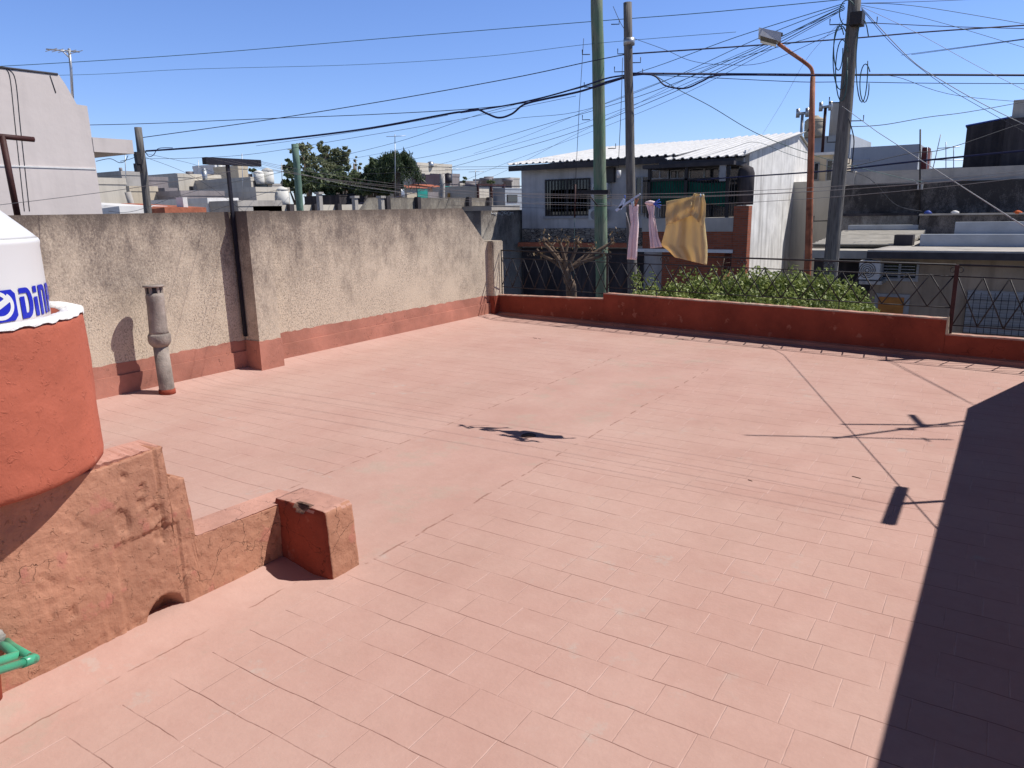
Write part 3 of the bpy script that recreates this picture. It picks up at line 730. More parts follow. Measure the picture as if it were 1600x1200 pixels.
# the third line carries the laundry
for k,(ya,yb) in enumerate(LY):
    pts=[]; sag=[.40,.44,.36,.42][k]
    for i in range(25):
        t=i/24; x=-9.005+(.985+9.005)*t
        z=(tz+.03)*(1-t)+2.47*t-4*sag*t*(1-t)*.9
        if k==2: z=(tz+.03)*(1-t)+2.47*t-4*.47*t*(1-t)
        pts.append((x,ya+(yb-ya)*t,z))
    MB().tube(pts,.0022,5).build('washing_line',M_rope,label=('washing line carrying the mustard cloth and pale pink garments' if k==2 else ['empty washing line nearest the camera','empty washing line second from the camera','', 'empty washing line nearest the street'][k]),cat='washing line',group='washing lines across the terrace')
GY=7.0
def s_towel():
    global M_towel
    s=NT('mustard_cloth'); col=s.mix(s.noise(2,4),(.70,.56,.28),(.80,.67,.40)); s.bump(s.noise(9,4,.6,s.mapping((4,1,1))),.5,.02); s.out(col,.95,0,.1)
    tr=s.n.new('ShaderNodeBsdfTranslucent'); s.lk(col,tr.inputs['Color']); mx=s.n.new('ShaderNodeMixShader'); mx.inputs[0].default_value=.45
    s.lk(s.b.outputs[0],mx.inputs[1]); s.lk(tr.outputs[0],mx.inputs[2]); s.lk(mx.outputs[0],s.n['Material Output'].inputs['Surface']); M_towel=s.m
s_towel()
def cloth(name, L, Rr, mat, depth=.03, fold=0, seed=0, y=GY, tiltb=.10, **kw):
    # L/Rr: left and right outlines, lists of (px,py) from top to bottom
    def samp(pl,t):
        n=len(pl)-1; f=t*n; i=min(int(f),n-1); f-=i; return (pl[i][0]+(pl[i+1][0]-pl[i][0])*f, pl[i][1]+(pl[i+1][1]-pl[i][1])*f)
    def fn(u,v):
        a=samp(L,v); b=samp(Rr,v); px=a[0]+(b[0]-a[0])*u; py=a[1]+(b[1]-a[1])*u
        yy=y+depth*(.25+.75*v)*(sin(u*11+seed+v*1.5)+.5*sin(u*23+seed*2))*.6+ .012*sin(v*9+u*5+seed) - tiltb*v
        return onY(px,py,yy)
    m=MB(); m.grid(fn,36,36); o=m.build(name,mat,None,**kw)
    md=o.modifiers.new('thickness','SOLIDIFY'); md.thickness=.003; return o
tw=cloth('cloth',[(1042,317),(1040,335),(1041,352),(1038,365),(1033,383),(1045,392),(1055,402)],[(1099,305),(1101,325),(1101,345),(1103,365),(1105,385),(1105,400),(1104,414)],M_towel,.05,seed=1,
   label='mustard yellow cloth folded over the washing line above the railing',cat='cloth')
# folded-over front flap of the cloth
fl=cloth('folded_flap',[(1041,315),(1041,325),(1040,340),(1040,352)],[(1100,303),(1101,308),(1096,318),(1088,334)],M_towel,.03,seed=3,y=GY-.07,tiltb=.05)
for v in fl.data.vertices: v.co+=fl.location-tw.location
fl.location=(0,0,0); fl.parent=tw
rl_=cloth('gathered_end',[(1084,302),(1080,312),(1079,322),(1075,330)],[(1099,304),(1103,318),(1102,340),(1099,356)],M_towel,.03,seed=5,y=GY-.12,tiltb=.05)
for v in rl_.data.vertices: v.co+=rl_.location-tw.location
rl_.location=(0,0,0); rl_.parent=tw
cloth('garment',[(983,320),(984,335),(986,350),(983,372),(980,405)],[(998,320),(997,335),(998,350),(997,372),(995,406)],M_pink,.015,seed=2,label='pale pink long garment hanging nearest the grey pole, leftmost on the line',cat='garment',group='pink garments on the washing line')
cloth('garment',[(1010,320),(1014,335),(1014,350),(1015,370),(1016,388)],[(1023,318),(1022,335),(1025,350),(1029,370),(1035,386)],M_pink,.015,seed=4,label='pale pink garment with bunched top hanging next to the mustard cloth',cat='garment',group='pink garments on the washing line')
m=MB(); c=onY(1016,317,GY-.01); m.lathe((0,0),[(.002,-.025),(.04,-.012),(.052,0),(.04,.014),(.002,.025)],14,wob=.25)
for v in m.b.verts: v.co=Vector((c.x+v.co.x*1.1,c.y+v.co.y*.6,c.z+v.co.z))
g=m.build('bunched_top',M_pink); g2=[o for o in COL.objects if o.get('label','').startswith('pale pink garment with')][0]
for v in g.data.vertices: v.co+=g.location-g2.location
g.location=(0,0,0); g.parent=g2
def peg(px,py,ang,mat,label,sz=.075,y=GY-.02):
    c=onY(px,py,y); t=thing('clothes_peg',label,'clothes peg',c,'pegs on the washing line')
    for s_ in (-1,1):
        m=MB(); d=Vector((sin(ang),0,cos(ang))); e=Vector((cos(ang),0,-sin(ang)))
        pts=[c+d*(-sz*.5)+e*s_*.003, c+e*s_*.006, c+d*(sz*.5)+e*s_*.014]
        m.tube(pts,[.005,.0065,.005],6).build('jaw',mat,t)
    MB().tube([c-Vector((.008,0,0)),c+Vector((.008,0,0))],.005,6).build('spring',M_steel,t)
peg(1026,316,1.2,M_peg,'blue peg gripping the bunched pink garment, upper of two'); peg(1027,321,1.9,M_peg,'blue peg gripping the bunched pink garment, lower of two')
peg(994,316,.2,M_rust,'brown peg holding the leftmost pink garment'); peg(988,318,-.15,M_palepeg,'pale peg at the left corner of the leftmost pink garment')
peg(1096,308,.1,M_palepeg,'pale peg on the gathered corner of the mustard cloth',.06,GY-.12)
h=thing('clothes_hanger','pale blue plastic hanger tilted on the washing line beside the grey pole','hanger',onY(975,318,GY))
def strip(p,q,w,nm):
    a=onY(*p,GY-.02); b=onY(*q,GY-.02); d=(b-a).normalized(); n=Vector((0,1,0)).cross(d)*w
    MB().slab([a+n,b+n*.6,b-n*.6,a-n],(0,.012,0)).build(nm,M_palepeg,h)
strip((962,329),(1000,303),.012,'arm'); strip((968,326),(975,311),.02,'clip'); MB().tube([onY(976,312,GY),onY(977,308,GY),onY(976,305,GY)],.004,6).build('hook',M_peg,h)
# loose ends hanging from the line
MB().tube([onY(978,332,GY),onY(983,350,GY),onY(984,364,GY)],.004,5).build('cord',M_wirew,label='pale loose cord end hanging left of the pink garment',cat='cord')

# TV antenna on the side wall (outside the frame, its shadow falls on the tiles)
an=thing('tv_antenna','thin metal television antenna on a mast above the right side wall','antenna',(XR+.1,7.4,2.27))
AZ=4.1
def sh(px,py,z): q=onZ(px,py,0); return q+Vector((SUN.x/SUN.z,SUN.y/SUN.z,1))*z
def rod(a,b,r,nm,z=AZ): MB().tube([sh(*a,z),sh(*b,z)],r,6).build(nm,M_steel,an)
rod((1302,685),(1530,655),.02,'boom'); rod((1165,680),(1487,687),.013,'element'); rod((1315,663),(1482,664),.02,'element')
rod((1424,648),(1441,666),.035,'reflector'); rod((1404,670),(1428,671),.035,'clamp'); rod((1442,684),(1452,690),.014,'clamp')
mt=sh(1440,668,AZ); MB().tube([(mt.x,mt.y,2.2),(mt.x,mt.y,AZ)],.014,8).build('mast',M_steel,an); MB().tube([(mt.x,mt.y,2.28),(XR+.1,mt.y,2.28)],.015,6).build('bracket',M_steel,an)

# small drain cover in the gutter
dp=onZ(826,680,.004)
m=MB(); m.lathe((dp.x,dp.y),[(.075,.003),(.06,.010),(.045,.005),(.001,.003)],24,wob=.12,cap1=False); m.build('drain',M_dirt,label='small rusty round drain in the middle of the terrace gutter',cat='drain')
for k,(px,py,s_) in enumerate([(836,528,.05),(843,529,.03),(1338,745,.035),(1172,750,.02)]):
    q=onZ(px,py,.006); MB().hexa([(q.x-s_,q.y+.004,.001),(q.x+s_,q.y-s_*.5,.001),(q.x+s_*1.1,q.y-s_*.3,.001),(q.x-s_*.8,q.y+s_*.25,.001)],[(q.x-s_*.9,q.y+.006,.006),(q.x+s_*.9,q.y-s_*.4,.006),(q.x+s_*.9,q.y-s_*.3,.006),(q.x-s_*.7,q.y+s_*.2,.006)]).build('debris',M_dirt,label=['flat brown scrap on the tiles near the left wall end, larger of two','flat brown scrap on the tiles near the left wall end, smaller of two','dark twig on the tiles left of the post shadow','tiny dark twig on the tiles left of the post shadow'][k],cat='debris')

# ================================================================== STREET: poles, lamp, cables
def pole(px0,py0,px1,py1,D,r0,r1,mat,label,D1=None,extra=()):
    top=hd(px0,py0,D); bot=hd(px1,py1,D1 or D); d=(top-bot); k=(GZ-bot.z)/d.z; base=bot+d*k
    t=thing('utility_pole',label,'utility pole',base)
    pts=[base+(top-base)*i/12+Vector((random.uniform(-.01,.01),random.uniform(-.01,.01),0)) for i in range(13)]
    MB().tube(pts,[r0+(r1-r0)*i/12 for i in range(13)],16).build('shaft',mat,t); return t
pA=pole(932,-40,941,468,20.5,.19,.15,M_pole_green,'thick green treated wooden pole just beyond the railing')
pB=pole(981,4,988,440,19.5,.14,.10,M_pole_grey,'grey weathered wooden pole behind the green one, clothes line in front')
pC=pole(1338,-25,1297,430,19,.19,.13,M_pole_grey,'leaning grey pole in front of the stained wall, carrying most cables')
pD=pole(216,199,231,328,26,.14,.105,M_pole_grey,'short grey pole left of the T post, beyond the weathered wall')
pE=pole(461,225,469,328,27,.135,.115,M_pole_teal,'pale green pole in front of the far trees')
pF=pole(691,272,691,326,44,.2,.15,M_conc,'distant concrete pole in front of the cream rooftop house')
pG=pole(200,300,208,330,34,.13,.12,M_conc,'short pale post near the white roof at far left')
def bracket(t,px,py,D,dx,up=.12,r=.012):
    a=hd(px,py,D); b=a+_rt*dx; MB().tube([a,b,b+Vector((0,0,up))],r,6).build('bracket',M_iron,t)
for a in ((955,38,20.3,.2),(922,85,20.3,-.2),(925,136,20.3,-.2),(922,187,20.3,-.2),(950,232,20.3,.2),(943,322,20.3,.2)): bracket(pA,*a)
for a in ((978,84,19.5,-.2),(988,98,19.5,.2),(976,112,19.5,-.25),(990,116,19.5,.22)): bracket(pB,*a)
for a in ((1325,38,19,-.4),(1345,36,19,.35),(1313,160,19,-.25),(1328,189,19,.3),(1306,222,19,-.2),(1302,268,19,.45),(1300,256,19,.4),(1295,345,19,-.35)): bracket(pC,*a)
MB().lathe((hd(983,65,19.5).x,hd(983,65,19.5).y),[(.135,hd(983,71,19.5).z),(.135,hd(983,60,19.5).z)],16).build('metal_band',M_steel,pB)
# horizontal shelf bracket on the green pole
a=hd(900,299,20.2); b=hd(950,299,20.2)
m=MB(); m.slab([a+Vector((0,0,-.05)),b+Vector((0,0,-.09)),b+Vector((0,0,.04)),a+Vector((0,0,.03))],(.0,.12,0)); m.build('cross_arm',M_iron,pA)
MB().tube([hd(934,322,20.1),hd(921,305,20.1)],.02,6).build('brace',M_iron,pA)
# hanging pulley wires beside the green pole
MB().tube([hd(912,60,20.1),hd(905,170,20.1),hd(899,290,20.1)],.007,5).build('wire',M_wire,pA)
MB().tube([hd(899,288,20.1),hd(898,340,20.1)],.022,8).build('insulator',M_ironr,pA)
MB().tube([hd(898,338,20.1),hd(896,440,20.1)],.007,5).build('wire',M_wireg,pA)
MB().tube([hd(973,90,19.3),hd(970,180,19.3),hd(966,262,19.3)],.008,5).build('wire',M_wire,pB)
MB().lathe((hd(967,270,19.3).x,hd(967,270,19.3).y),[(.05,hd(967,278,19.3).z),(.055,hd(967,266,19.3).z)],10).build('insulator',M_ac,pB)
# cable coils on the leaning pole
for k,(cx,cy,rx,ry) in enumerate([(1312,90,12,50),(1314,110,10,48),(1309,75,8,35),(1346,95,10,65),(1350,130,8,30),(1322,20,12,20)]):
    pts=[hd(cx+rx*cos(a)+(a*.5),cy+ry*sin(a),18.8) for a in [2*pi*i/20 for i in range(19)]]
    MB().tube(pts,.012,5).build('cable_coil',M_wireg,pC)
MB().tube(smooth_pts([hd(1326,185,18.8),hd(1334,215,18.8),hd(1333,240,18.8),hd(1331,258,18.8)]),.013,5).build('cable_coil',M_wire,pC)
MB().box(*(lambda q:(q.x-.12,q.x+.12,q.y-.3,q.y+.1,q.z-.15,q.z+.1))(hd(1341,30,18.9))).build('junction_box',M_iron,pC)
for k in range(5):
    a=hd(215+k%3,240+6*k,25.8); MB().box(a.x-.12,a.x+.03,a.y-.06,a.y+.06,a.z-.08,a.z+.05).build('clamp',M_iron,pD)

# street lamp
lb=hd(1262,440,19.5); lb.z=GZ
la=thing('street_lamp','rusty orange street lamp with curved arm and pale box head','street lamp',lb)
q=lambda px,py:hd(px,py,19.5)
MB().tube([lb,q(1263,400),q(1268,200),q(1270,120)],[.10,.085,.07,.055],14).build('mast',M_rust,la)
MB().tube(smooth_pts([q(1270,122),q(1268,108),q(1258,98),q(1235,82),q(1216,68)]),.042,12).build('arm',M_rust,la)
m=MB(); a,b=q(1185,58),q(1220,66); d=(b-a).normalized(); n=Vector((0,0,1)); s_=d.cross(n).normalized()*.24
def hx(p,zz): return p+Vector((0,0,zz))
m.hexa([hx(a-s_,-.0),hx(b-s_*.7,-.02),hx(b+s_*.7,-.02),hx(a+s_,.0)],[hx(a-s_*.8,.17),hx(b-s_*.55,.19),hx(b+s_*.55,.19),hx(a+s_*.8,.17)]).build('head',M_lampbody,la)
m=MB(); a2=a+d*.05; b2=a+d*.42
m.hexa([hx(a2-s_*.6,-.09),hx(b2-s_*.6,-.10),hx(b2+s_*.6,-.10),hx(a2+s_*.6,-.09)],[hx(a2-s_*.85,-.003),hx(b2-s_*.8,-.012),hx(b2+s_*.8,-.012),hx(a2+s_*.85,-.003)]).build('lens',M_lens,la)
MB().box(*(lambda c:(c.x-.03,c.x+.03,c.y-.03,c.y+.03,c.z-.02,c.z+.05))(b+Vector((0,0,.15)))).build('photocell',M_iron,la)
MB().tube([q(1262,203),q(1268,205)],.04,6).build('bracket',M_iron,la)

NC=0
def cable(pts, D0, D1, r, mat, label):
    global NC
    L=[0]
    for a,b in zip(pts,pts[1:]): L.append(L[-1]+hypot(b[0]-a[0],b[1]-a[1]))
    P3=[]
    for i,p in enumerate(pts):
        t=L[i]/L[-1]; inv=(1-t)/D0+t/D1; P3.append(hd(p[0],p[1],1/inv))
    NC+=1
    MB().tube(smooth_pts(P3,7),r,5).build('overhead_cable',mat,label=label,cat='cable',group='overhead cables')
CB=[ # points, D0, D1, radius, material, label
 ([(228,236),(300,231),(400,222),(560,203),(700,178),(722,175),(745,171),(762,178),(780,184),(800,178),(820,163),(860,153),(910,142),(950,128),(983,120)],26,19.5,.030,M_wireb,'thick dark bundled cable sagging from the short left pole to the grey pole'),
 ([(720,176),(790,165),(850,152),(910,135),(950,122),(983,117)],21,19.5,.022,M_wireb,'second strand of the thick bundle joining the grey pole from the left'),
 ([(988,118),(1010,116),(1025,120),(1040,134),(1070,138),(1095,128),(1115,119),(1150,117),(1260,118),(1320,118)],19.5,19,.022,M_wireb,'dark cable dipping in a loop right of the grey pole'),
 ([(988,115),(1150,116),(1320,117),(1460,117),(1700,118)],19.5,24,.03,M_wireb,'thick straight dark cable running right behind the lamp arm'),
 ([(988,116),(1120,122),(1250,128),(1330,128),(1450,130),(1700,131)],19.5,24,.012,M_wire,'thin cable just below the thick straight cable on the right'),
 ([(-60,197),(0,197),(200,194),(400,186),(600,178),(760,168),(880,150),(983,120)],30,19.5,.014,M_wire,'thin cable crossing the grey house wall low on the left to the grey pole'),
 ([(222,215),(400,190),(600,158),(800,122),(922,96),(983,84)],26,19.5,.016,M_wire,'cable rising from the top of the short left pole to the grey pole'),
 ([(988,84),(1150,73),(1330,60),(1460,49),(1700,33)],19.5,24,.02,M_wireb,'dark cable rising right from the grey pole past the lamp head'),
 ([(-60,105),(30,102),(300,85),(600,60),(920,34),(1100,20),(1330,-2)],28,19,.013,M_wireg,'highest long cable crossing the left sky'),
 ([(-60,119),(0,119),(150,116),(300,108),(560,101),(760,88),(930,68),(1150,50)],28,19.2,.008,M_wireg,'faint second highest cable crossing the left sky'),
 ([(188,252),(205,248),(228,238)],30,26,.014,M_wire,'short cable left of the short grey pole'),
 ([(150,252),(172,248),(186,254),(195,252),(200,243)],27,26,.014,M_wire,'looped cable under the concrete slab beside the short pole'),
 ([(224,232),(232,244),(240,242),(248,232),(270,231)],26,26,.016,M_wireb,'looped cable just right of the short left pole'),
 ([(1320,5),(1150,58),(1000,112),(850,152),(745,180),(620,222),(490,254),(400,280)],19,50,.013,M_wireg,'fan cable from the leaning pole, highest over the far trees'),
 ([(1318,8),(1180,62),(1030,130),(900,175),(780,190),(640,230),(560,246)],19,48,.012,M_wireg,'fan cable from the leaning pole passing above the palm'),
 ([(1318,10),(1150,90),(1000,150),(850,195),(700,238),(600,256)],19,48,.014,M_wireg,'fan cable from the leaning pole ending behind the palm'),
 ([(1319,10),(1150,95),(1000,160),(850,212),(690,256),(670,262)],19,44,.010,M_wire,'fan cable from the leaning pole meeting the rooftop with the silver tank'),
 ([(1320,12),(1200,75),(1050,145),(900,205),(800,235),(702,262)],19,44,.014,M_wire,'fan cable from the leaning pole to the far concrete pole'),
 ([(1320,14),(1200,80),(1050,155),(900,215),(790,255),(708,290)],19,44,.009,M_wireg,'thin fan cable from the leaning pole dropping behind the cream rooftop'),
 ([(1318,16),(1120,100),(1000,160),(880,220),(800,262),(760,280)],19,44,.009,M_wireg,'thin fan cable from the leaning pole dropping left of the white roof'),
 ([(1316,44),(1200,78),(1100,105),(1000,140),(900,180),(815,215),(740,240)],19,46,.010,M_wireg,'fan cable attached lower on the leaning pole, going left'),
 ([(400,228),(560,205),(700,180)],30,24,.009,M_wire,'thin cable under the thick bundle at left'),
 ([(228,248),(300,247),(400,240),(560,214),(700,190),(900,150)],27,20,.008,M_wire,'thin cable below the thick bundle starting at the short left pole'),
 ([(228,240),(300,256),(330,268),(352,276)],26,34,.008,M_wire,'thin service cable falling from the short left pole towards far roofs'),
 ([(228,246),(290,270),(340,300),(380,330)],26,34,.008,M_wire,'lower thin service cable falling from the short left pole'),
 ([(330,330),(420,300),(470,290),(560,250)],28,50,.010,M_wire,'dark cable rising past the pale green pole'),
 ([(400,252),(440,262),(468,267),(620,262),(800,260),(980,255)],40,20,.008,M_wire,'thin level cable crossing the pale green pole and trees'),
 ([(468,280),(560,296),(640,303),(690,290)],27,44,.008,M_wire,'thin sagging cable between the pale green pole and the concrete pole'),
 ([(468,268),(560,272),(650,268),(815,262)],27,30,.008,M_wire,'thin cable from the pale green pole to the white roofed house'),
 ([(470,272),(540,288),(620,300),(700,312)],27,34,.007,M_wirew,'pale thin cable falling right from the pale green pole'),
 ([(400,327),(480,324),(560,318),(640,303),(690,286)],36,44,.018,M_wireb,'dark cable rising just above the weathered wall to the concrete pole'),
 ([(692,287),(750,291),(815,291),(920,290),(1000,289),(1120,279),(1240,271),(1306,266),(1432,252),(1700,226)],44,17,.024,M_wireb,'dark cable running level across the house front and past the leaning pole'),
 ([(700,315),(900,317),(960,321)],44,19,.008,M_wirew,'pale thin cable in front of the house window'),
 ([(692,320),(850,325),(940,322)],44,20,.008,M_wire,'thin dark cable low in front of the barred window'),
 ([(1022,117),(1060,140),(1110,166),(1190,212),(1290,248),(1400,276),(1440,284)],19.5,26,.014,M_wireg,'dark green cable falling right from the grey pole to the white gable'),
 ([(990,60),(1040,78),(1080,95),(1130,101),(1200,96),(1318,44)],19.5,19,.008,M_wire,'thin slack cable between the grey and leaning poles'),
 ([(958,10),(972,40),(990,62)],20.3,19.5,.01,M_wire,'short cable from the green pole top to the grey pole'),
 ([(1345,5),(1450,12),(1700,55)],19,24,.010,M_wireg,'thin cable leaving right from the top of the leaning pole, uppermost'),
 ([(1345,8),(1450,30),(1560,62),(1700,105)],19,22,.008,M_wireg,'thin cable leaving right from the leaning pole, falling gently'),
 ([(1345,10),(1430,50),(1540,110),(1700,190)],19,20,.007,M_wirew,'thin cable leaving right from the leaning pole, falling steeply'),
 ([(1346,12),(1420,90),(1470,125),(1560,175),(1700,240)],19,22,.012,M_wirew,'pale cable falling from the leaning pole towards the dark building'),
 ([(1346,14),(1400,75),(1470,130),(1540,172),(1700,262)],19,22,.008,M_wire,'thin cable beside the pale cable falling to the dark building'),
 ([(1347,38),(1360,36),(1500,42),(1700,47)],19,24,.012,M_wire,'cable leaving the upper bracket of the leaning pole to the right'),
 ([(1347,5),(1500,0),(1700,-12)],19,24,.008,M_wire,'thin cable rising right out of the leaning pole top'),
 ([(1328,198),(1380,195),(1450,183),(1530,172),(1700,140)],19,30,.012,M_wire,'cable from the middle of the leaning pole rising to the right'),
 ([(1345,118),(1400,120),(1500,150),(1700,166)],19,24,.008,M_wire,'thin cable sagging below the thick straight cable on the right'),
 ([(1306,262),(1340,258),(1420,240),(1480,232),(1600,192),(1700,165)],19,24,.012,M_wire,'cable crossing the grey building and rising to the right'),
 ([(1300,262),(1230,240),(1180,222),(1140,232),(1080,250)],19,27,.008,M_wireg,'thin cable from the leaning pole to the ridge of the white roof'),
 ([(1190,212),(1222,160),(1262,90),(1318,30)],30,19,.006,M_wirew,'very thin pale cable rising from the white gable to the leaning pole'),
 ([(1326,268),(1360,280),(1400,320),(1440,330)],19,24,.01,M_wire,'short cable falling from the bracket to the stained wall'),
 ([(-60,327),(0,320),(60,313),(185,297),(300,279),(368,266)],10.5,8.9,.0045,M_rope,'line stretched from the T post towards the left edge of the picture'),
 ([(170,330),(213,329),(300,300),(420,273),(560,246)],20,60,.008,M_wire,'thin line climbing from the weathered wall behind the T post'),
]
for c in CB: cable(c[0],c[1],c[2],c[3]*(.72 if c[3]<.018 else .9),c[4],c[5])
# cable from the leaning pole down to the right, its shadow crosses the tiles
def shp(px,py,z): return sh(px,py,z)
k0=hd(1316,166,18.8); k1=Vector((-.958,12.556,2.68)); k2=Vector((1.20,4.70,1.285))
MB().tube([k0,k1.lerp(k0,.5)+Vector((0,0,-.03)),k1,k2],.0058,6).build('overhead_cable',M_wirew,label='pale thick cable sloping from the leaning pole down to the right edge',cat='cable',group='overhead cables')
for k,dz in enumerate((0,.05)):
    a=shp(1385-6*k,560,4.5); b=shp(1528,636,4.2); MB().tube([a+(a-b)*4+Vector((0,0,.4)),a,b,b+(b-a)*1.0+Vector((0,0,-.3))],.006,5).build('overhead_cable',M_wire,label=['service cable high above the right corner of the terrace, outer','service cable high above the right corner of the terrace, inner'][k],cat='cable',group='overhead cables')

exec_marker=0
# ================================================================== HOUSE ACROSS THE STREET
HY=27.0
hp=lambda px,py,y=HY: onY(px,py,y)
hx0=hp(815,300).x; hx1=onY(1166,300,HY).x; hyb=onX(1262,300,hx1).y
ez=hp(812,262).z; ez2=hp(1180,250).z; rz=onX(1249,210,hx1).z; ry=onX(1249,210,hx1).y; bz=onX(1264,238,hx1).z
ho=thing('white_roofed_house','two storey grey house with white corrugated roof and lit white gable across the street','house',((hx0+hx1)/2,HY+3,GZ))
MB().slab([(hx1-.15,HY,GZ),(hx1-.15,hyb,GZ),(hx1-.15,hyb,bz),(hx1-.15,ry,rz-.12),(hx1-.15,HY,ez-.1)],(hx0-hx1+.15,0,0)).build('wall',M_housew,ho)
MB().slab([(hx1,HY-.1,GZ),(hx1,hyb,GZ),(hx1,hyb,bz),(hx1,ry,rz-.02),(hx1,HY+.2,ez+.05)],(-.148,0,0)).build('gable_wall',M_gable,ho)
# corrugated roof: real waves running from eave to ridge
def wavy(x0,x1,y0,z0,y1,z1,per,amp,nm,mat,par,skewL=0):
    m=MB(); n=int((x1-x0)/per*6); rows=[]
    for j,(y,z) in enumerate(((y0,z0),(y1,z1))):
        a=x0+(skewL if j else 0)
        rows.append([m.b.verts.new((a+(x1-a)*i/n, y, z+amp*(1 if (i%6) in (0,) else .9 if (i%6)==1 else -1))) for i in range(n+1)])
    for i in range(n):
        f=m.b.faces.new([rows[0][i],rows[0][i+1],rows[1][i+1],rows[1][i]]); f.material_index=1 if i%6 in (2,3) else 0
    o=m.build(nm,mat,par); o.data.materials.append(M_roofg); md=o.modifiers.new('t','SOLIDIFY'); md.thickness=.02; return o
re0=HY-.7
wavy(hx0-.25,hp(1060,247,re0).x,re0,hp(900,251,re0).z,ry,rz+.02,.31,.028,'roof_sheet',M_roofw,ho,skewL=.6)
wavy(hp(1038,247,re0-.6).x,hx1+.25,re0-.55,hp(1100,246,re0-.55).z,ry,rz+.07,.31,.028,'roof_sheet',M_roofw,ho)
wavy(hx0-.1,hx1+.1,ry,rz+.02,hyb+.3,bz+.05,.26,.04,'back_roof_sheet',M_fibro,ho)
MB().box(hx0-.2,hp(1055,250,re0).x,re0+.03,re0+.12,hp(900,262,re0).z,hp(900,253,re0).z).build('fascia',M_fascia,ho)
MB().box(hp(1038,250,re0).x,hx1-.1,re0-.5,re0-.4,hp(1100,256,re0-.5).z,hp(1100,249,re0-.5).z).build('fascia',M_fascia,ho)
MB().slab([(hx1+.04,HY-.6,ez-.02),(hx1+.04,ry,rz-.05),(hx1+.04,ry,rz+.06),(hx1+.04,HY-.6,ez+.12)],(.06,0,0)).build('verge',M_white,ho)
def win(px0,px1,py0,py1,y,par,fr=M_frame,gl=M_glass,mull=1,bars=0,th=.06,nm='window'):
    a=onY(px0,py0,y); b=onY(px1,py1,y); x0,x1,z0,z1=a.x,b.x,b.z,a.z
    m=MB(); m.box(x0,x1,y-.05,y+.02,z1-th,z1); m.box(x0,x1,y-.05,y+.02,z0,z0+th); m.box(x0,x0+th,y-.05,y+.02,z0+th,z1-th); m.box(x1-th,x1,y-.05,y+.02,z0+th,z1-th)
    for k in range(mull):
        c=x0+(x1-x0)*(k+1)/(mull+1); m.box(c-.03,c+.03,y-.045,y+.01,z0+th,z1-th)
    f=m.build(nm,fr,par)
    MB().box(x0+.02,x1-.02,y-.015,y-.005,z0+.02,z1-.02).build('pane',gl,f)
    if bars:
        m=MB()
        for k in range(bars):
            c=x0+(x1-x0)*(k+.5)/bars; m.box(c-.012,c+.012,y-.11,y-.09,z0,z1)
        m.box(x0,x1,y-.115,y-.085,z0+.15,z0+.18); m.box(x0,x1,y-.115,y-.085,z1-.18,z1-.15); m.build('bars',M_iron,f)
    return f
w1=win(852,922,281,337,HY-.02,ho,bars=0,mull=1)
a=onY(860,297,HY-.05); b=onY(918,330,HY-.05)
MB().box(a.x,b.x,HY-.035,HY-.03,b.z,a.z).build('curtain',M_housew,w1)
m=MB()
for k in range(14):
    c=onY(853+k*5.2,0,HY).x; m.box(c-.012,c+.012,HY-.14,HY-.12,onY(852,337,HY).z,onY(852,281,HY).z)
m.build('bars',M_iron,w1)
a=onY(850,338,HY); b=onY(924,341,HY); MB().box(a.x,b.x,HY-.09,HY,b.z,a.z).build('sill',M_framel,ho)
# air conditioners
def ac(px0,px1,py0,py1,y,par,top=False,label=None):
    a=onY(px0,py0,y); b=onY(px1,py1,y); 
    t=MB().box(a.x,b.x,y-.32,y-.003,b.z,a.z,.015).build('air_conditioner',M_ac,par) if par else MB().box(a.x,b.x,y-.32,y-.003,b.z,a.z,.015).build('air_conditioner',M_ac,None,label=label,cat='air conditioner')
    m=MB(); cx,cz,r=(a.x*.6+b.x*.4),(a.z+b.z)/2,(a.z-b.z)*.4
    for k in range(4): m.tube([(cx+r*(k+1)/4*cos(t_),y-.33,cz+r*(k+1)/4*sin(t_)) for t_ in [2*pi*i/16 for i in range(17)]],.008,4)
    m.build('fan_grille',M_iron,t); return t
ac(930,955,287,309,HY,ho); ac(925,950,327,344,HY,ho)
a=onY(949,262,HY); b=onY(962,285,HY); MB().box(a.x,b.x,HY-.2,HY-.003,b.z,a.z).build('meter_box',M_frame,ho)
# stone band
a=onY(817,357,HY-.03); b=onY(1004,384,HY-.03); MB().box(a.x,b.x,HY-.09,HY-.003,b.z,a.z).build('stone_band',M_stone,ho)
a=onY(817,378,HY-.1); b=onY(990,386,HY-.1); MB().box(a.x,b.x,HY-.5,HY-.093,b.z,a.z).build('tile_ledge',M_terra,ho)
a=onY(817,387,HY-.03); b=onY(1004,480,HY-.03); MB().box(a.x,b.x,HY-.06,HY-.003,GZ,a.z).build('shaded_base',M_dark,ho)  # dark panel below the stone band paints in the shadow there
# veranda block projecting on the right
VY=HY-1.55; v=lambda px,py: onY(px,py,VY)
vx0=v(1003,350).x; vx1=v(1146,350).x
MB().box(vx0,vx1,VY,HY-.003,v(1050,362).z,v(1050,341).z).build('balcony_parapet',M_conc,ho)
MB().box(vx0+.02,vx1-.02,VY+.03,HY-.003,v(1050,389).z,v(1050,362).z).build('brick_apron',M_brick,ho)
MB().box(vx0-.15,vx1+.03,VY-.06,HY-.003,v(1050,394).z,v(1050,389).z).build('moulding',M_white,ho)
MB().box(vx0+.6,hx1-.35,VY+.5,HY-.06,GZ,v(1050,394).z).build('lower_wall',M_brick,ho)
a=v(1147,322); b=v(1164,440); MB().box(a.x,b.x,VY,VY+.4,GZ,a.z).build('brick_column',M_brick,ho)
a=v(1142,372); b=v(1149,440); MB().box(a.x,b.x,VY+.1,VY+.5,GZ,a.z).build('downpipe',M_iron,ho)
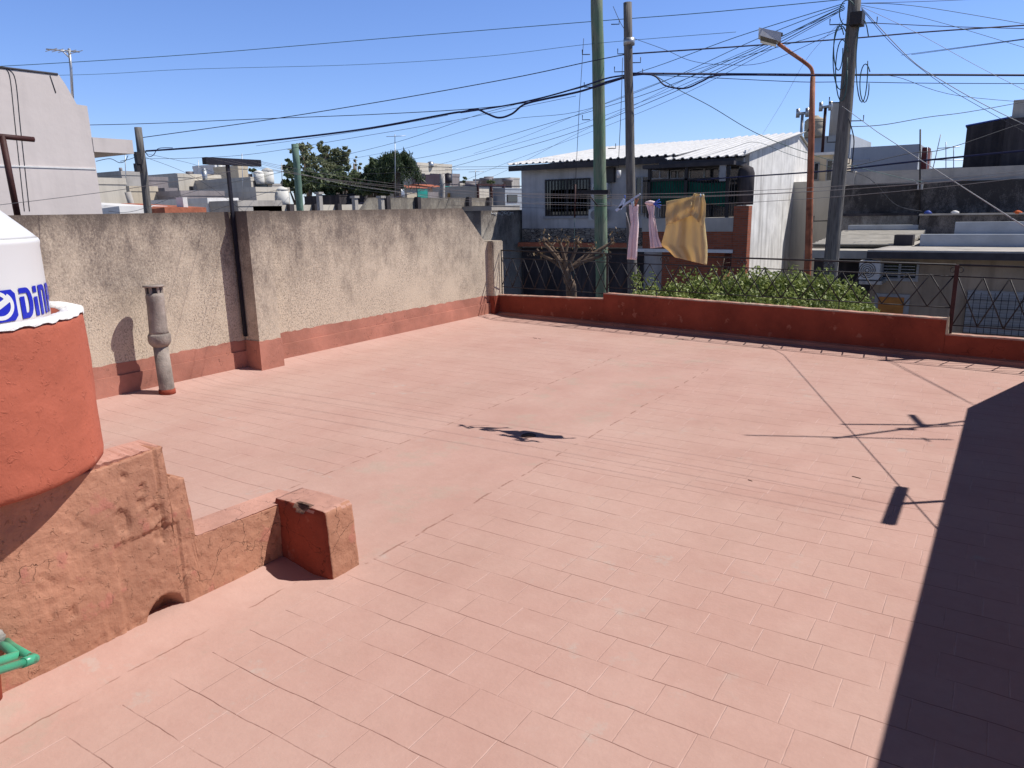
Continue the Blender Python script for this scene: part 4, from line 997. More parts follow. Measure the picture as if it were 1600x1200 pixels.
# veranda opening: dark panel painted as recess shade, posts, upper windows, green shade cloth, bars
MB().box(vx0+.1,hx1-.3,HY-.05,HY-.004,v(1050,341).z,ez-.2).build('recess_shade_panel',M_glass,ho)
for px in (1014,1072,1138):
    a=v(px,250); MB().box(a.x-.05,a.x+.05,VY+.05,VY+.15,v(px,341).z,v(px,258).z).build('veranda_post',M_iron,ho)
MB().box(vx0,vx1,VY+.05,VY+.13,v(1050,281).z-.03,v(1050,281).z+.03).build('handrail',M_iron,ho)
MB().box(vx0,hx1,VY-.05,HY,v(1050,262).z,v(1050,256).z).build('veranda_beam',M_fascia,ho)
m=MB(); z0_,z1_=v(1050,339).z,v(1050,281).z
for k in range(34):
    c=vx0+(vx1-vx0)*(k+.5)/34; m.box(c-.01,c+.01,VY+.07,VY+.09,z0_,z1_)
m.build('balustrade',M_iron,ho)
def gc(u,vv):
    px=1016+(1136-1016)*u; py=283+(325-283)*vv*(1-.25*sin(pi*u))-3*(1-vv)*sin(pi*u*2); q=onY(px,py,VY+.2+.06*sin(u*17+vv*3)); return q
m=MB(); m.grid(gc,40,12); o=m.build('shade_cloth',M_shade,ho); o.modifiers.new('t','SOLIDIFY').thickness=.004
for (p0,p1,q0,q1) in ((1018,1045,266,279),(1048,1070,266,279),(1078,1124,263,278),(994,1013,276,335)):
    win(p0,p1,q0,q1,HY-.1,ho,M_framel,M_glass,1,th=.035)
MB().box(v(1124,262).x,v(1134,262).x,VY+.02,VY+.06,v(1130,283).z,v(1130,258).z).build('vent_panel',M_framel,ho)
MB().lathe((hp(1176,300).x,HY-.9),[(.28,hp(1170,320).z),(.28,hp(1170,272).z),(.22,hp(1170,264).z),(.05,hp(1170,260).z)],20).build('dark_cistern',M_dark,ho)
# neighbour stub wall with faded scrawl left of the house
xw=-17.25; a=onX(751,328,xw)
sw=thing('street_wall','weathered wall with faded pale scrawl beside the left end of the white roofed house','wall',(xw-.5,25.5,GZ))
MB().box(xw-1.3,xw,a.y,HY+1,GZ,2.2).build('wall',M_wall2,sw)
m=MB()
for i,(px,ch) in enumerate(zip(range(768,804,5),'Hem2ROM')):
    seg={'H':[(0,0,0,1),(1,0,1,1),(0,.5,1,.5)],'e':[(0,.4,1,.4),(0,0,0,.7),(0,0,.8,0),(0,.7,1,.7)],'m':[(0,0,0,.7),(.5,0,.5,.7),(1,0,1,.7),(0,.7,1,.7)],'2':[(0,1,1,1),(1,1,1,.5),(1,.5,0,0),(0,0,1,0)],'R':[(0,0,0,1),(0,1,1,1),(1,1,1,.5),(0,.5,1,.5),(.4,.5,1,0)],'O':[(0,0,0,1),(0,1,1,1),(1,1,1,0),(1,0,0,0)],'M':[(0,0,0,1),(0,1,.5,.5),(.5,.5,1,1),(1,1,1,0)]}[ch]
    for (a0,b0,a1,b1) in seg:
        p=onX(px+3.6*a0,336-5*b0,xw+.012); q_=onX(px+3.6*a1,336-5*b1,xw+.012); m.tube([p,q_],.011,4)
m.build('scrawl',M_whitewash,sw)
# pruned tree in front of the house
def branchy(base, segs, mat, name, label, cat='tree'):
    t=thing(name,label,cat,base); m=MB()
    for pts,r0,r1 in segs:
        pts=smooth_pts(pts,4); n=len(pts); m.tube(pts,[r0+(r1-r0)*i/(n-1) for i in range(n)],8)
    m.build('trunk_and_limbs',mat,t); return t
D=18.5; g=lambda px,py,d=0: hd(px,py,D+d)
b0=g(896,470); b0.z=GZ
segs=[([b0,g(893,465),g(888,440),g(884,420)],.16,.10)]
tips=[(850,380,-.2),(862,385,.1),(875,380,-.3),(888,378,.2),(903,382,0),(845,398,.3),(925,392,.2),(940,400,-.1),(958,378,.3),(870,402,0)]
for px,py,d in tips:
    segs.append(([g(885,425),g((885+px)/2+random.uniform(-3,3),(420+py)/2,d*.5),g(px,py,d)],.06,.035))
    for k in range(4):
        segs.append(([g(px,py,d),g(px+random.uniform(-7,7),py-random.uniform(4,10),d+random.uniform(-.2,.2))],.022,.012))
tr=branchy(b0,segs,M_barkp,'pruned_tree','bare pruned tree with knobbly stubs in front of the stone clad house base')
rs=np.random.RandomState(5)
pts=np.concatenate([np.array(g(px,py-5,d))+rs.normal(size=(14,3))*.1 for px,py,d in tips])
leaves('sparse_leaves',pts,.08,leaf_mat('dry_leaves',(.25,.16,.08),(.45,.32,.16)),tr,seed=4)

# ================================================================== CITRUS TREE just beyond the parapet
cb=hd(1165,470,16.5); cb.z=GZ
ct=thing('citrus_tree','dense bright green citrus tree whose flat crown rises just behind the red parapet','tree',cb)
segs=MB(); segs.tube([cb,cb+Vector((.1,0,1.5)),cb+Vector((0,.1,2.6))],[.14,.12,.09],10)
for k in range(9):
    a=k*.7; segs.tube(smooth_pts([cb+Vector((0,0,1.8+.1*k)),cb+Vector((cos(a)*.8,sin(a)*.6,2.6)),cb+Vector((cos(a)*1.9,sin(a)*1.0,3.2))],4),.035,6)
segs.build('trunk',M_bark,ct)
rs=np.random.RandomState(11); cl=[]
for px,py,D,rw_,n in [(1010,462,15.6,.55,1500),(1045,455,16.2,.7,2400),(1090,450,16.4,.8,3000),(1130,448,16.8,.8,3000),(1175,444,16.6,.85,3200),(1220,446,16.4,.85,3200),(1262,446,16.4,.8,3000),(1300,450,16.2,.7,2500),(1325,462,16.0,.55,1800),(1060,475,15.4,.8,2000),(1120,476,15.3,.8,2200),(1180,474,15.2,.8,2200),(1240,474,15.2,.8,2200),(1300,476,15.2,.65,1800),(1345,470,16.4,.3,500),(1128,424,16.8,.2,120),(1165,426,16.8,.3,200),(1262,428,16.6,.25,260),(1085,432,16.6,.2,120),(1290,438,16.2,.35,300),(985,476,15.6,.3,450)]:
    c=hd(px,py+22,D); cl.append(blob(c,(rw_,rw_,rw_*.62),n,rs,.6))
for _ in range(60):
    c=np.array(hd(rs.uniform(985,1335),rs.uniform(420,446),rs.uniform(15.6,16.9))); cl.append(c+np.stack([rs.normal(size=22)*.05,rs.normal(size=22)*.05,rs.uniform(-.35,.10,22)],1))
leaves('crown',np.concatenate(cl),.088,M_citrus,ct,aspect=.5,seed=3)
# dry twig with a few leaves above the crown
q=lambda px,py:hd(px,py,16.4)
tw_=MB(); tw_.tube([q(1125,450),q(1128,420),q(1132,402)],.012,6); tw_.tube([q(1128,420),q(1120,408)],.008,5); tw_.tube([q(1130,412),q(1141,410)],.008,5)
tw_.build('dry_twig',M_barkp,ct)

# ================================================================== RIGHT SIDE BUILDINGS
RY=22.5; rp=lambda px,py,y=RY: onY(px,py,y)
rh=thing('flat_roofed_house','low house with overhanging concrete slab roof, window grille and orange door, right side','house',(rp(1500,400).x,RY,GZ))
x0=rp(1362,420).x; x1=rp(1760,420).x; sz=rp(1480,400).z
MB().box(x0,x1,RY,RY+7,GZ,sz-.002).build('wall',plain('brown_render',(.36,.28,.21),.25,1.4,.95,bump=.4,streak=.5),rh)  # brown render with darker streaks
yb=RY+3.8; zt=rp(1480,392,RY-.9).z
MB().slab([(rp(1355,400,RY-.9).x,RY-.9,sz),(x1,RY-.9,sz),(x1,RY+7,sz),(rp(1355,400,RY-.9).x+1.0,RY+7,sz)],(0,0,zt-sz)).build('roof_slab',M_conc,rh)
MB().box(rp(1355,400,RY-.9).x-.003,x1,RY-.96,RY-.903,sz-.03,zt-.04).build('slab_edge',M_fascia,rh)
kx=rp(1436,380,RY+1.0).x
MB().box(kx,x1,RY+1.2,RY+1.5,zt+.004,zt+.004+.32).build('roof_kerb',M_membrane,rh)
MB().box(kx+.7,x1,RY+3.4,RY+3.7,zt+.004,zt+.60).build('roof_kerb',M_membrane,rh)
MB().box(kx-.02,x1,RY+1.504,RY+3.396,zt+.004,zt+.24).build('raised_deck',M_conc,rh)
MB().box(rp(1394,376,RY+1).x,kx-.2,RY+1.4,RY+2.0,zt+.004,zt+.3).build('dark_upstand',M_dark,rh)
ac(1346,1376,406,436,RY-.5,rh)
MB().box(rp(1346,440,RY-.6).x-.02,rp(1380,440,RY-.6).x,RY-.9,RY,rp(1360,440,RY-.5).z-.04,rp(1360,437,RY-.5).z).build('ac_shelf',M_steel,rh)
win(1378,1434,408,440,RY-.02,rh,M_framel,M_glass,1)
m=MB()
for k in range(6): a=rp(1380,411+k*4.6,RY-.1); b=rp(1430,411+k*4.6,RY-.1); m.box(a.x,b.x,RY-.1,RY-.06,a.z-.01,a.z+.01)
m.build('louvre',M_framel,rh)
a=rp(1368,458); b=rp(1416,520); MB().box(a.x,b.x,RY-.06,RY-.003,GZ,a.z).build('door_frame',M_framel,rh)
a=rp(1374,463); b=rp(1408,520); MB().box(a.x,b.x,RY-.10,RY-.063,GZ,a.z).build('door',M_orange,rh)
a=rp(1512,455); b=rp(1690,530); wf=MB().box(a.x,b.x,RY-.05,RY-.003,b.z,a.z).build('shutter_window',M_blinds,rh)
m=MB()
zz=b.z
while zz<a.z: m.box(a.x,b.x,RY-.20,RY-.18,zz,zz+.014); zz+=.22
xx_=a.x
while xx_<b.x: m.box(xx_,xx_+.014,RY-.22,RY-.2,b.z,a.z); xx_+=.15
m.build('grille',M_iron,wf)
m=MB(); zz=b.z
while zz<a.z: m.box(a.x,b.x,RY-.062,RY-.052,zz,zz+.05); zz+=.075
m.build('slats',M_framel,wf)
# lean-to with corrugated sheets left of it
cr=thing('lean_to','low shed with pale corrugated sheet roof behind the leaning pole','shed',(rp(1330,390,24).x,25,GZ))
m=MB(); yA,yB=24.0,29.5; za,zb_=onY(1330,385,yA).z,onY(1340,362,yB).z; xa0,xa1=onY(1268,385,yA).x,onY(1400,385,yA).x+.3
rows=[]; n=44
for j in range(n+1):
    y=yA+(yB-yA)*j/n; z=za+(zb_-za)*j/n+(.045 if j%4 in(0,1) else -.045); rows.append([m.b.verts.new((xa0,y,z)),m.b.verts.new((xa1,y,z))])
for a,b in zip(rows,rows[1:]): m.b.faces.new([a[0],a[1],b[1],b[0]])
o=m.build('sheet_roof',M_fibro,cr); o.modifiers.new('t','SOLIDIFY').thickness=.03
MB().box(xa0+.05,xa1-.05,yA+.3,yB-.1,GZ,za-.14).build('wall',M_dark,cr)
MB().box(xa0,xa1-.6,yA-1.0,yA+.26,onY(1330,398,yA-.5).z-.08,onY(1330,390,yA-.5).z).build('lower_eave',M_fibro,cr)
MB().box(xa0+.1,xa1-.1,yB+.02,yB+.4,zb_-.5,onY(1340,352,yB).z).build('ridge_flashing',M_membrane,cr)
# stained boundary walls
SY=31.0; sp_=lambda px,py,y=SY: onY(px,py,y)
bw=thing('stained_wall','long black stained concrete wall with pale upper band behind the sheet roof, right side','wall',(sp_(1500,300).x,SY,GZ))
MB().box(sp_(1308,300).x,sp_(1437,300).x,SY,SY+.3,GZ,sp_(1380,288).z).build('stained_face',M_stain,bw)
MB().box(sp_(1437,300).x+.003,sp_(1760,300).x,SY-.25,SY+.3,GZ,sp_(1500,284).z).build('stained_face',M_stain,bw)
MB().box(sp_(1308,300).x,sp_(1334,300).x,SY-.05,SY+.4,sp_(1320,289).z,sp_(1320,268).z).build('pale_band',M_conc,bw)
MB().box(sp_(1334,300).x+.003,sp_(1760,300).x,SY+.05,SY+.6,sp_(1500,283).z+.003,sp_(1500,262).z).build('pale_band',M_conc,bw)
MB().box(sp_(1437,336,SY-1.5).x,sp_(1760,336,SY-1.5).x,SY-1.5,SY-.253,GZ,sp_(1500,335,SY-1.5).z).build('lower_wall',M_stain,bw)
MB().box(sp_(1310,336,SY-.4).x,sp_(1435,336,SY-.4).x,SY-.4,SY-.003,GZ,sp_(1380,336,SY-.4).z).build('rough_lower_wall',M_wall2,bw)
MB().box(sp_(1310,336,SY-.45).x,sp_(1435,336,SY-.45).x,SY-.45,SY-.403,sp_(1380,337,SY-.4).z,sp_(1380,334,SY-.4).z+.02).build('dark_ledge',M_dark,bw)
MB().box(sp_(1436,336,SY-1.6).x,sp_(1760,336,SY-1.6).x,SY-1.6,SY-1.4,sp_(1500,336,SY-1.5).z,sp_(1500,333.5,SY-1.5).z).build('ledge',M_conc,bw)
for px,c_,l in ((1492,M_white,'white scrap lying on the ledge of the stained wall'),(1590,plain('orange_rag',(.6,.12,.03),.2),'orange rag lying on the ledge of the stained wall near the right edge'),(1450,M_blueroof,'small blue scrap at the left end of the wall ledge')):
    q_=sp_(px,331,SY-1.5); MB().lathe((q_.x,q_.y),[(.12,q_.z-.06),(.11,q_.z),(.05,q_.z+.04),(.01,q_.z+.05)],9,wob=.4).build('rag',c_,label=l,cat='rag',group='scraps on the wall ledge')
rod_=MB(); a=sp_(1437,330,SY-.5); b=sp_(1438,202,SY-.5); rod_.tube([a,b],.03,6); rod_.build('metal_rod',M_iron,label='thin upright iron rod in front of the blue grey building',cat='rod')
q_=sp_(1436,291,SY-.4); MB().box(q_.x-.05,q_.x+.12,q_.y,q_.y+.1,q_.z-.12,q_.z+.12).build('wall_box',M_ac,label='small white box fixed on the stained wall beside the iron rod',cat='box')
def block_y(name,label,cat,px0,px1,pt,pb,y,dep,mat,group=None,zb=GZ):
    a=onY(px0,pt,y); b=onY(px1,pt,y); z=(a.z+b.z)/2; t=thing(name,label,cat,((a.x+b.x)/2,y,zb),group)
    MB().box(a.x,b.x,y,y+dep,zb,z).build('wall',mat,t); return t,a.x,b.x,z
# cream annex right of gable
t,ax,bx,z=block_y('annex','narrow cream annex with two small windows between the white gable and the leaning pole','building',1258,1302,243,0,38.5,5,M_cream)
win(1272,1279,254,282,38.48,t,M_framel,M_glass,0,th=.05); win(1292,1300,250,283,38.48,t,M_framel,M_glass,0,th=.05)
MB().box(onY(1262,243,38.3).x,onY(1305,243,38.3).x,38.2,39,z,z+.12).build('eave',M_white,t)
xl=onX(1262,300,-6.6); MB().box(-8.0,onY(1299,300,34).x,34.0,38.3,GZ,onY(1280,283,34).z).build('side_wall',M_cream2,t)
# blue-grey buildings
t,ax,bx,z=block_y('grey_building','blue grey building block with vent pipes and tank on top behind the white gable','building',1235,1330,213,0,50,8,M_greyb)
MB().box(onY(1297,160,49.9).x,onY(1313,160,49.9).x,50.2,52,z,onY(1300,160,50).z).build('rooftop_shed',M_conc,t)
t,ax,bx,z=block_y('grey_building','wide low blue grey building behind the leaning pole and iron rod','building',1330,1437,228,0,46,8,M_greyb)
MB().box(ax,onY(1360,226,46).x,45.95,45.998,onY(1340,252,46).z,onY(1340,249,46).z).build('trim',M_blinds,t)
for i,(px,pt) in enumerate(((1251,178),(1286,168))):
    a=onY(px,222,48); zt_=onY(px,pt,48).z; t=thing('vent_cowl',['H shaped vent cowl on a pipe left of the rooftop tank','H shaped vent cowl on a taller pipe right of the rooftop tank'][i],'vent',(a.x,48,a.z),'H shaped vents on the grey building')
    MB().tube([(a.x,48,a.z-1),(a.x,48,zt_)],.085,10).build('pipe',M_ironr if i else M_steel,t)
    MB().tube([(a.x-.26,48,zt_+.02),(a.x+.26,48,zt_+.02)],.085,10).build('cross_pipe',M_steel,t)
    for s_ in (-1,1): MB().tube([(a.x+s_*.26,48,zt_-.2),(a.x+s_*.26,48,zt_+.3)],.11,10).build('end_pipe',M_steel,t)
def tank(px,pt,pb,wpx,y,mat,label,plane='y',lid=True):
    a=onY(px,pb,y); b=onY(px,pt,y); r=wpx/2*y/abs(ray(px,pb).y)/F*1.0; r=wpx/2*mpp((Vector((a.x,a.y))).length)
    t=thing('rooftop_tank',label,'water tank',(a.x,a.y,a.z),'rooftop water tanks'); h=b.z-a.z
    MB().lathe((a.x,a.y),[(r*.92,a.z-.1),(r,a.z+.02),(r,a.z+h*.3),(r*.97,a.z+h*.32),(r,a.z+h*.36),(r,a.z+h*.62),(r*.97,a.z+h*.64),(r,a.z+h*.67),(r,a.z+h*.74)],20).build('tank_body',mat,t)
    MB().lathe((a.x,a.y),[(r,a.z+h*.74),(r*.8,a.z+h*.84),(r*.35,a.z+h*.95),(r*.33,a.z+h),(.01,a.z+h)],20,cap1=False).build('tank_top',mat,t)
    return t
tank(1272,181,212,27,49,plain('beige_tank',(.42,.36,.27),.1),'beige rooftop tank between two H shaped vents')
t,ax,bx,z=block_y('parapet_hut','low red brick stub behind the iron rod','hut',1441,1451,230,0,44,1.5,plain('dark_red_brick',(.14,.04,.035),.4,4,.9))
# scaffolding-like antenna frames
fr=thing('scaffold','thin open metal frame on the roofs left of the dark building','frame',onY(1480,262,42))
for a,b in (((1478,262),(1478,222)),((1490,262),(1490,228)),((1455,250),(1505,250)),((1465,232),(1500,229)),((1458,262),(1470,210))):
    MB().tube([onY(*a,42),onY(*b,42)],.02,5).build('bar',M_steel,fr)
t,ax,bx,z=block_y('blue_deck','low roof edged with bright blue membrane before the dark building','roof',1452,1512,262,0,40,5,M_blueroof)
# dark building upper right
t,ax,bx,z=block_y('dark_building','dark blue black building block at the upper right with sunlit edge','building',1511,1580,198,0,33,1.6,M_dark)
MB().slab([(ax,33,z+.002),(bx,33,z+.002),(bx,33,z+.26),(ax,33,z+.06)],(0,1.6,0)).build('sloping_top',M_dark,t)
MB().slab([(ax-.05,32.97,z+.064),(bx,32.97,z+.264),(bx,32.97,z+.31),(ax-.05,32.97,z+.11)],(0,1.66,0)).build('roof_edge',M_blueroof,t)
t,ax,bx,z=block_y('stair_tower','tall dark stained tower with concrete tank block at the right edge','tower',1573,1720,180,0,32,4,M_dark)
MB().box(onY(1585,150,32.2).x,onY(1640,150,32.2).x,32.2,34,z,onY(1590,156,32.2).z).build('tank_block',M_conc,t)

# ================================================================== LEFT NEIGHBOUR BUILDING
NX=-14.0; np_=lambda px,py:onX(px,py,NX)
nb=thing('neighbour_building','tall pinkish grey rendered side wall with stepped top at the left edge','building',(NX-2,6,GZ))
top=[np_(-70,88),np_(0,105),np_(88,118),np_(103,133),np_(118,160),np_(122,163),np_(138,166),np_(143,182)]
top.append(Vector((NX,top[-1].y,0)))
pl=[(NX,-2,GZ),(NX,np_(160,330).y,GZ)]; ye=np_(160,330).y
pts=[(NX,-2,GZ),(NX,ye,GZ),(NX,ye,np_(143,175).z)]
for q_ in [np_(141,166),np_(120,163),np_(103,133),np_(92,117),np_(0,105),np_(-70,88)]: pts.append((NX,min(q_.y,ye-.001),q_.z))
pts.append((NX,-2,pts[-1][2]))
MB().slab(pts,(-6,0,0)).build('side_wall',M_neigh,nb)
a=np_(150,214); b=np_(209,240)
MB().box(NX-3,NX+.01,ye+.003,b.y,np_(180,239).z,np_(180,217).z).build('balcony_slab',M_neigh,nb)
a,b=np_(0,259),np_(150,264); MB().slab([(NX+.012,a.y-3,a.z-.012),(NX+.012,ye-.01,b.z-.012),(NX+.012,ye-.01,b.z+.012),(NX+.012,a.y-3,a.z+.012)],(-.014,0,0)).build('joint_line',M_white,nb)
for dx in (0,8):
    MB().tube(smooth_pts([np_(10+dx*.3,108),np_(16+dx,125),np_(24+dx,200),np_(38+dx,330)]),.008,5).build('wall_cable',M_wire,nb)
MB().tube([np_(78,118),np_(87,145)],.01,5).build('wall_cable',M_wire,nb)
MB().tube([np_(-60,98),np_(90,116)],.02,6).build('roof_edge_pipe',M_fascia,nb)
ta=thing('tv_antenna','thin television antenna on the stepped roof of the left building','antenna',np_(113,150))
q=lambda px,py:onX(px,py,NX-.3)
MB().tube([q(114,165),q(111,108),q(108,76)],.025,6).build('mast',M_steel,ta)
MB().tube([q(72,77),q(124,81)],.014,5).build('boom',M_steel,ta)
for k in range(5): c=q(80+k*10,78+k*.8); MB().tube([c+Vector((-.2,0,0)),c+Vector((.2,0,0))],.006,4).build('element',M_steel,ta)
MB().tube([q(97,79),q(110,92)],.012,5).build('strut',M_steel,ta)
rt=thing('rusty_post','rusty T shaped metal post in front of the left building','post',onX(27,335,-9.6))
q=lambda px,py:onX(px,py,-9.6)
b_=q(29,345); MB().tube([b_,q(3,212)],.035,10).build('upright',M_ironr,rt); MB().tube([q(-30,210),q(53,218)],.030,10).build('cross_arm',M_ironr,rt)

# ================================================================== FAR ROOFTOPS
rnd=random.Random(21)
def bX(X,px0,px1,pt,dep,mat,label,name='far_house',cat='house',wins=(),par=.25):
    a=onX(px0,pt,X); b=onX(px1,pt,X); z=(a.z+b.z)/2; t=thing(name,label,cat,(X-dep/2,(a.y+b.y)/2,GZ),'houses beyond the party wall')
    MB().box(X-dep,X,a.y,b.y,GZ,z).build('wall',mat,t)
    m=MB(); w_=.2; X0=X-dep
    m.box(X-w_,X+.03,a.y-.03,b.y+.03,z+.002,z+par); m.box(X0-.03,X0+w_,a.y-.03,b.y+.03,z+.002,z+par); m.box(X0+w_+.002,X-w_-.002,a.y-.03,a.y+w_,z+.002,z+par); m.box(X0+w_+.002,X-w_-.002,b.y-w_,b.y+.03,z+.002,z+par)
    m.build('roof_parapet',mat,t)
    for (p0,p1,q0,q1) in wins:
        c=onX(p0,q0,X+.01); d=onX(p1,q1,X+.01); f=MB().box(X+.003,X+.05,c.y,d.y,d.z,c.z).build('window',M_frame,t); MB().box(X+.053,X+.06,c.y+.05,d.y-.05,d.z+.05,c.z-.05).build('pane',M_glass,f)
    return t
bX(-30,150,196,288,6,M_cream2,'pale cream house right of the left building, with stepped wall')
bX(-46,196,262,282,4,M_mauve,'house block painted shade mauve behind the short left pole')
bX(-36,203,246,299,4,M_cream,'low cream wall house behind the short left pole')
bX(-45,190,220,274,3,M_conc,'small square cistern block topping the mauve house')
bX(-48,278,345,278,12,M_cream2,'long cream house with one small dark window left of the T post',wins=((296,302,291,298),))
bX(-44,258,277,300,5,M_mauve,'open framed house bay left of the long cream house',wins=((262,272,304,312),))
bX(-34,283,350,306,5,M_mauve,'low house painted shade mauve under the long cream house')
bX(-52,350,394,276,8,M_mauve,'house painted shade grey right behind the T post',wins=((362,368,287,295),))
bX(-50,372,387,264,3,M_cream,'small cream roof room above the T post arm')
bX(-55,336,352,262,3,M_white,'small white roof room left of the T post')
bX(-42,392,425,283,6,M_cream2,'house under the two white tanks right of the T post',wins=((396,418,282,294),))
bX(-33,400,452,300,6,M_cream2,'low pale house with dome tank left of the pale green pole')
bX(-30,325,372,318,5,M_white,'low white parapet house left of the T post foot')
bX(-28,372,440,322,4,M_conc,'low concrete roof just above the weathered wall behind the T post')
# bright white roof and red tiled roof
a=onX(186,322,-25); b=onX(262,322,-25); t=thing('white_shed','shed with bright white sloping roof above the weathered wall','shed',(-27,(a.y+b.y)/2,GZ))
MB().hexa([(-25,a.y,a.z-.3),(-25,b.y,b.z-.3),(-31,b.y,b.z-.3),(-31,a.y,a.z-.3)],[(-25,a.y,a.z),(-25,b.y,b.z),(-31,b.y,b.z+.3),(-31,a.y+1.2,a.z+.3)]).build('roof',M_white,t); MB().box(-30.8,-25.2,a.y+.2,b.y-.2,GZ,a.z-.3).build('wall',M_cream,t)
a=onX(257,324,-24); b=onX(322,324,-24); t=thing('tiled_shed','shed with red tiled roof above the weathered wall beside the white roof','shed',(-26,(a.y+b.y)/2,GZ))
MB().hexa([(-24,a.y,a.z-.2),(-24,b.y,b.z-.2),(-28,b.y,b.z-.2),(-28,a.y,a.z-.2)],[(-24,a.y,a.z),(-24,b.y,b.z),(-28,b.y,b.z+.22),(-28,a.y+.8,a.z+.22)]).build('roof',M_terra,t); MB().box(-27.8,-24.2,a.y+.1,b.y-.1,GZ,a.z-.2).build('wall',M_cream,t)
MB().box(-24.6,-24.2,onX(292,320,-24).y,onX(299,320,-24).y,a.z,onX(296,308,-24).z).build('chimney',M_white,t)
def tankX(px,pt,pb,wpx,X,mat,label):
    a=onX(px,pb,X); b=onX(px,pt,X); D=hypot(a.x,a.y); r=wpx/2*mpp(D); t=thing('rooftop_tank',label,'water tank',a,'rooftop water tanks'); h=b.z-a.z
    MB().lathe((a.x,a.y),[(r*.95,a.z-.2),(r,a.z),(r,a.z+h*.7)],18).build('tank_body',mat,t)
    MB().lathe((a.x,a.y),[(r*1.02,a.z+h*.7),(r*.85,a.z+h*.85),(r*.3,a.z+h*.97),(.01,a.z+h)],18,cap1=False).build('tank_top',mat,t)
Mtw=plain('white_far_tank',(.66,.65,.6),.08,1); Mts=plain('steel_far_tank',(.42,.45,.48),.1,1,.35,.5)
tankX(405,266,283,15,-42,Mtw,'white rooftop tank right of the T post, left of a pair'); tankX(419,262,283,17,-42,Mtw,'white rooftop tank right of the T post, right of a pair')
tankX(441,291,315,20,-33,Mtw,'wide white dome tank left of the pale green pole')
tankX(320,262,277,7,-47,Mts,'small steel tank on the long cream house')
tankX(344,254,266,7,-54,Mtw,'tiny white tank on the roof room left of the T post')
# perimeter walls mid-distance
a=onX(430,318,-30); b=onX(572,318,-30)
def pwall(X,px0,px1,pt,mat,posts,label,slope=None):
    a=onX(px0,pt,X); b=onX(px1,pt,X); t=thing('garden_wall',label,'wall',(X,(a.y+b.y)/2,GZ)); z=(a.z+b.z)/2
    y0=a.y; pts=[(X,y0,GZ),(X,b.y,GZ),(X,b.y,z),(X,y0+(slope or 0.001),z),(X,y0,z-(1 if slope else .001))]
    MB().slab(pts,(-.2,0,0)).build('wall',mat,t)
    for px in posts: c=onX(px,pt,X); MB().box(X+.003,X+.22,c.y-.13,c.y+.13,GZ,z+.04).build('pier',M_dark,t)  # dark pier colour stands in for their shaded faces
pwall(-28,395,580,320,M_cream2,(451,490,526),'low cream garden wall above the weathered wall, behind the pale green pole')
pwall(-26,552,770,309,M_wall2 if False else stained('grey_garden_wall',(.46,.42,.34),(.16,.14,.12),3,-2),(602,650,730,762),'grey streaked garden wall with piers painted shade dark right of the trees',1.2)
bX(-24,768,812,322,4,M_conc,'low grey rubble wall beside the left end of the white roofed house','far_wall','wall',par=.03)
# centre far houses
bX(-50,652,706,260,6,M_cream2,'cream square house with silver tank right of the palm',wins=((659,664,271,279),(672,684,271,284)),par=.3)
bX(-40,700,718,276,4,M_mauve,'small house with black tank right of the cream square house')
bX(-44,664,690,280,4,M_cream2,'cream roof room behind the distant concrete pole')
tankX(673,252,258,9,-50,Mts,'silver ball shaped tank on the cream square house')
tankX(700,270,282,12,-40,M_black,'black rooftop tank right of the concrete pole')
tankX(624,284,306,16,-36,Mts,'grey cylindrical tank between dark trees and red roofs')
def gable(X,px0,px1,pt,pe,dep,label,mat=M_terra):
    a=onX(px0,pe,X); b=onX(px1,pe,X); z1=onX((px0+px1)/2,pt,X).z; z=(a.z+b.z)/2; t=thing('tiled_house',label,'house',(X-dep/2,(a.y+b.y)/2,GZ),'houses beyond the party wall')
    MB().hexa([(X+.2,a.y,z),(X+.2,b.y,z),(X-dep,b.y,z),(X-dep,a.y,z)],[(X-dep/2+.1,a.y,z1),(X-dep/2+.1,b.y,z1),(X-dep/2-.1,b.y,z1),(X-dep/2-.1,a.y,z1)]).build('roof',mat,t)
    MB().box(X-dep+.2,X,a.y+.1,b.y-.1,GZ,z-.002).build('wall',M_cream,t)
gable(-38,634,672,284,294,8,'house with red tiled roof left of the distant concrete pole'); gable(-38,690,716,286,295,6,'house with red tiled roof right of the distant concrete pole')
def sheet(px0,px1,pt,pb,X,mat,name,label,cat):
    a=onX(px0,pt,X); b=onX(px1,pb,X); MB().box(X,X+.08,a.y,b.y,b.z,a.z).build(name,mat,label=label,cat=cat)
sheet(651,667,296,309,-33,M_teal,'tarpaulin','teal tarpaulin left of the distant concrete pole','tarpaulin')
sheet(694,738,291,301,-34,M_teal,'tarpaulin','long teal tarpaulin right of the distant concrete pole','tarpaulin')
sheet(699,737,302,310,-33.5,M_ochre,'ochre_fence','ochre fence below the long teal tarpaulin','fence')
sheet(667,684,300,312,-33.2,M_mauve,'garden_screen','dark grey panel left of the concrete pole foot','panel')
t=bX(-31,746,788,292,4,M_cream2,'cream hall with thin red brown frames right of the teal tarpaulin',par=.08)
for px in (746,767,786):
    c=onX(px,290,-30.95); MB().box(-30.98,-30.86,c.y-.07,c.y+.07,GZ,c.z+.1).build('frame_post',M_ironr,t)
c0,c1_=onX(745,290,-30.9),onX(790,290,-30.9); MB().box(-30.97,-30.87,c0.y,c1_.y,c0.z+.02,c0.z+.12).build('frame_beam',M_ironr,t)
t=bX(-30,789,822,296,5,M_membrane,'pale blue white building beside the left end of the white roof',wins=((792,808,304,316),),par=.1)
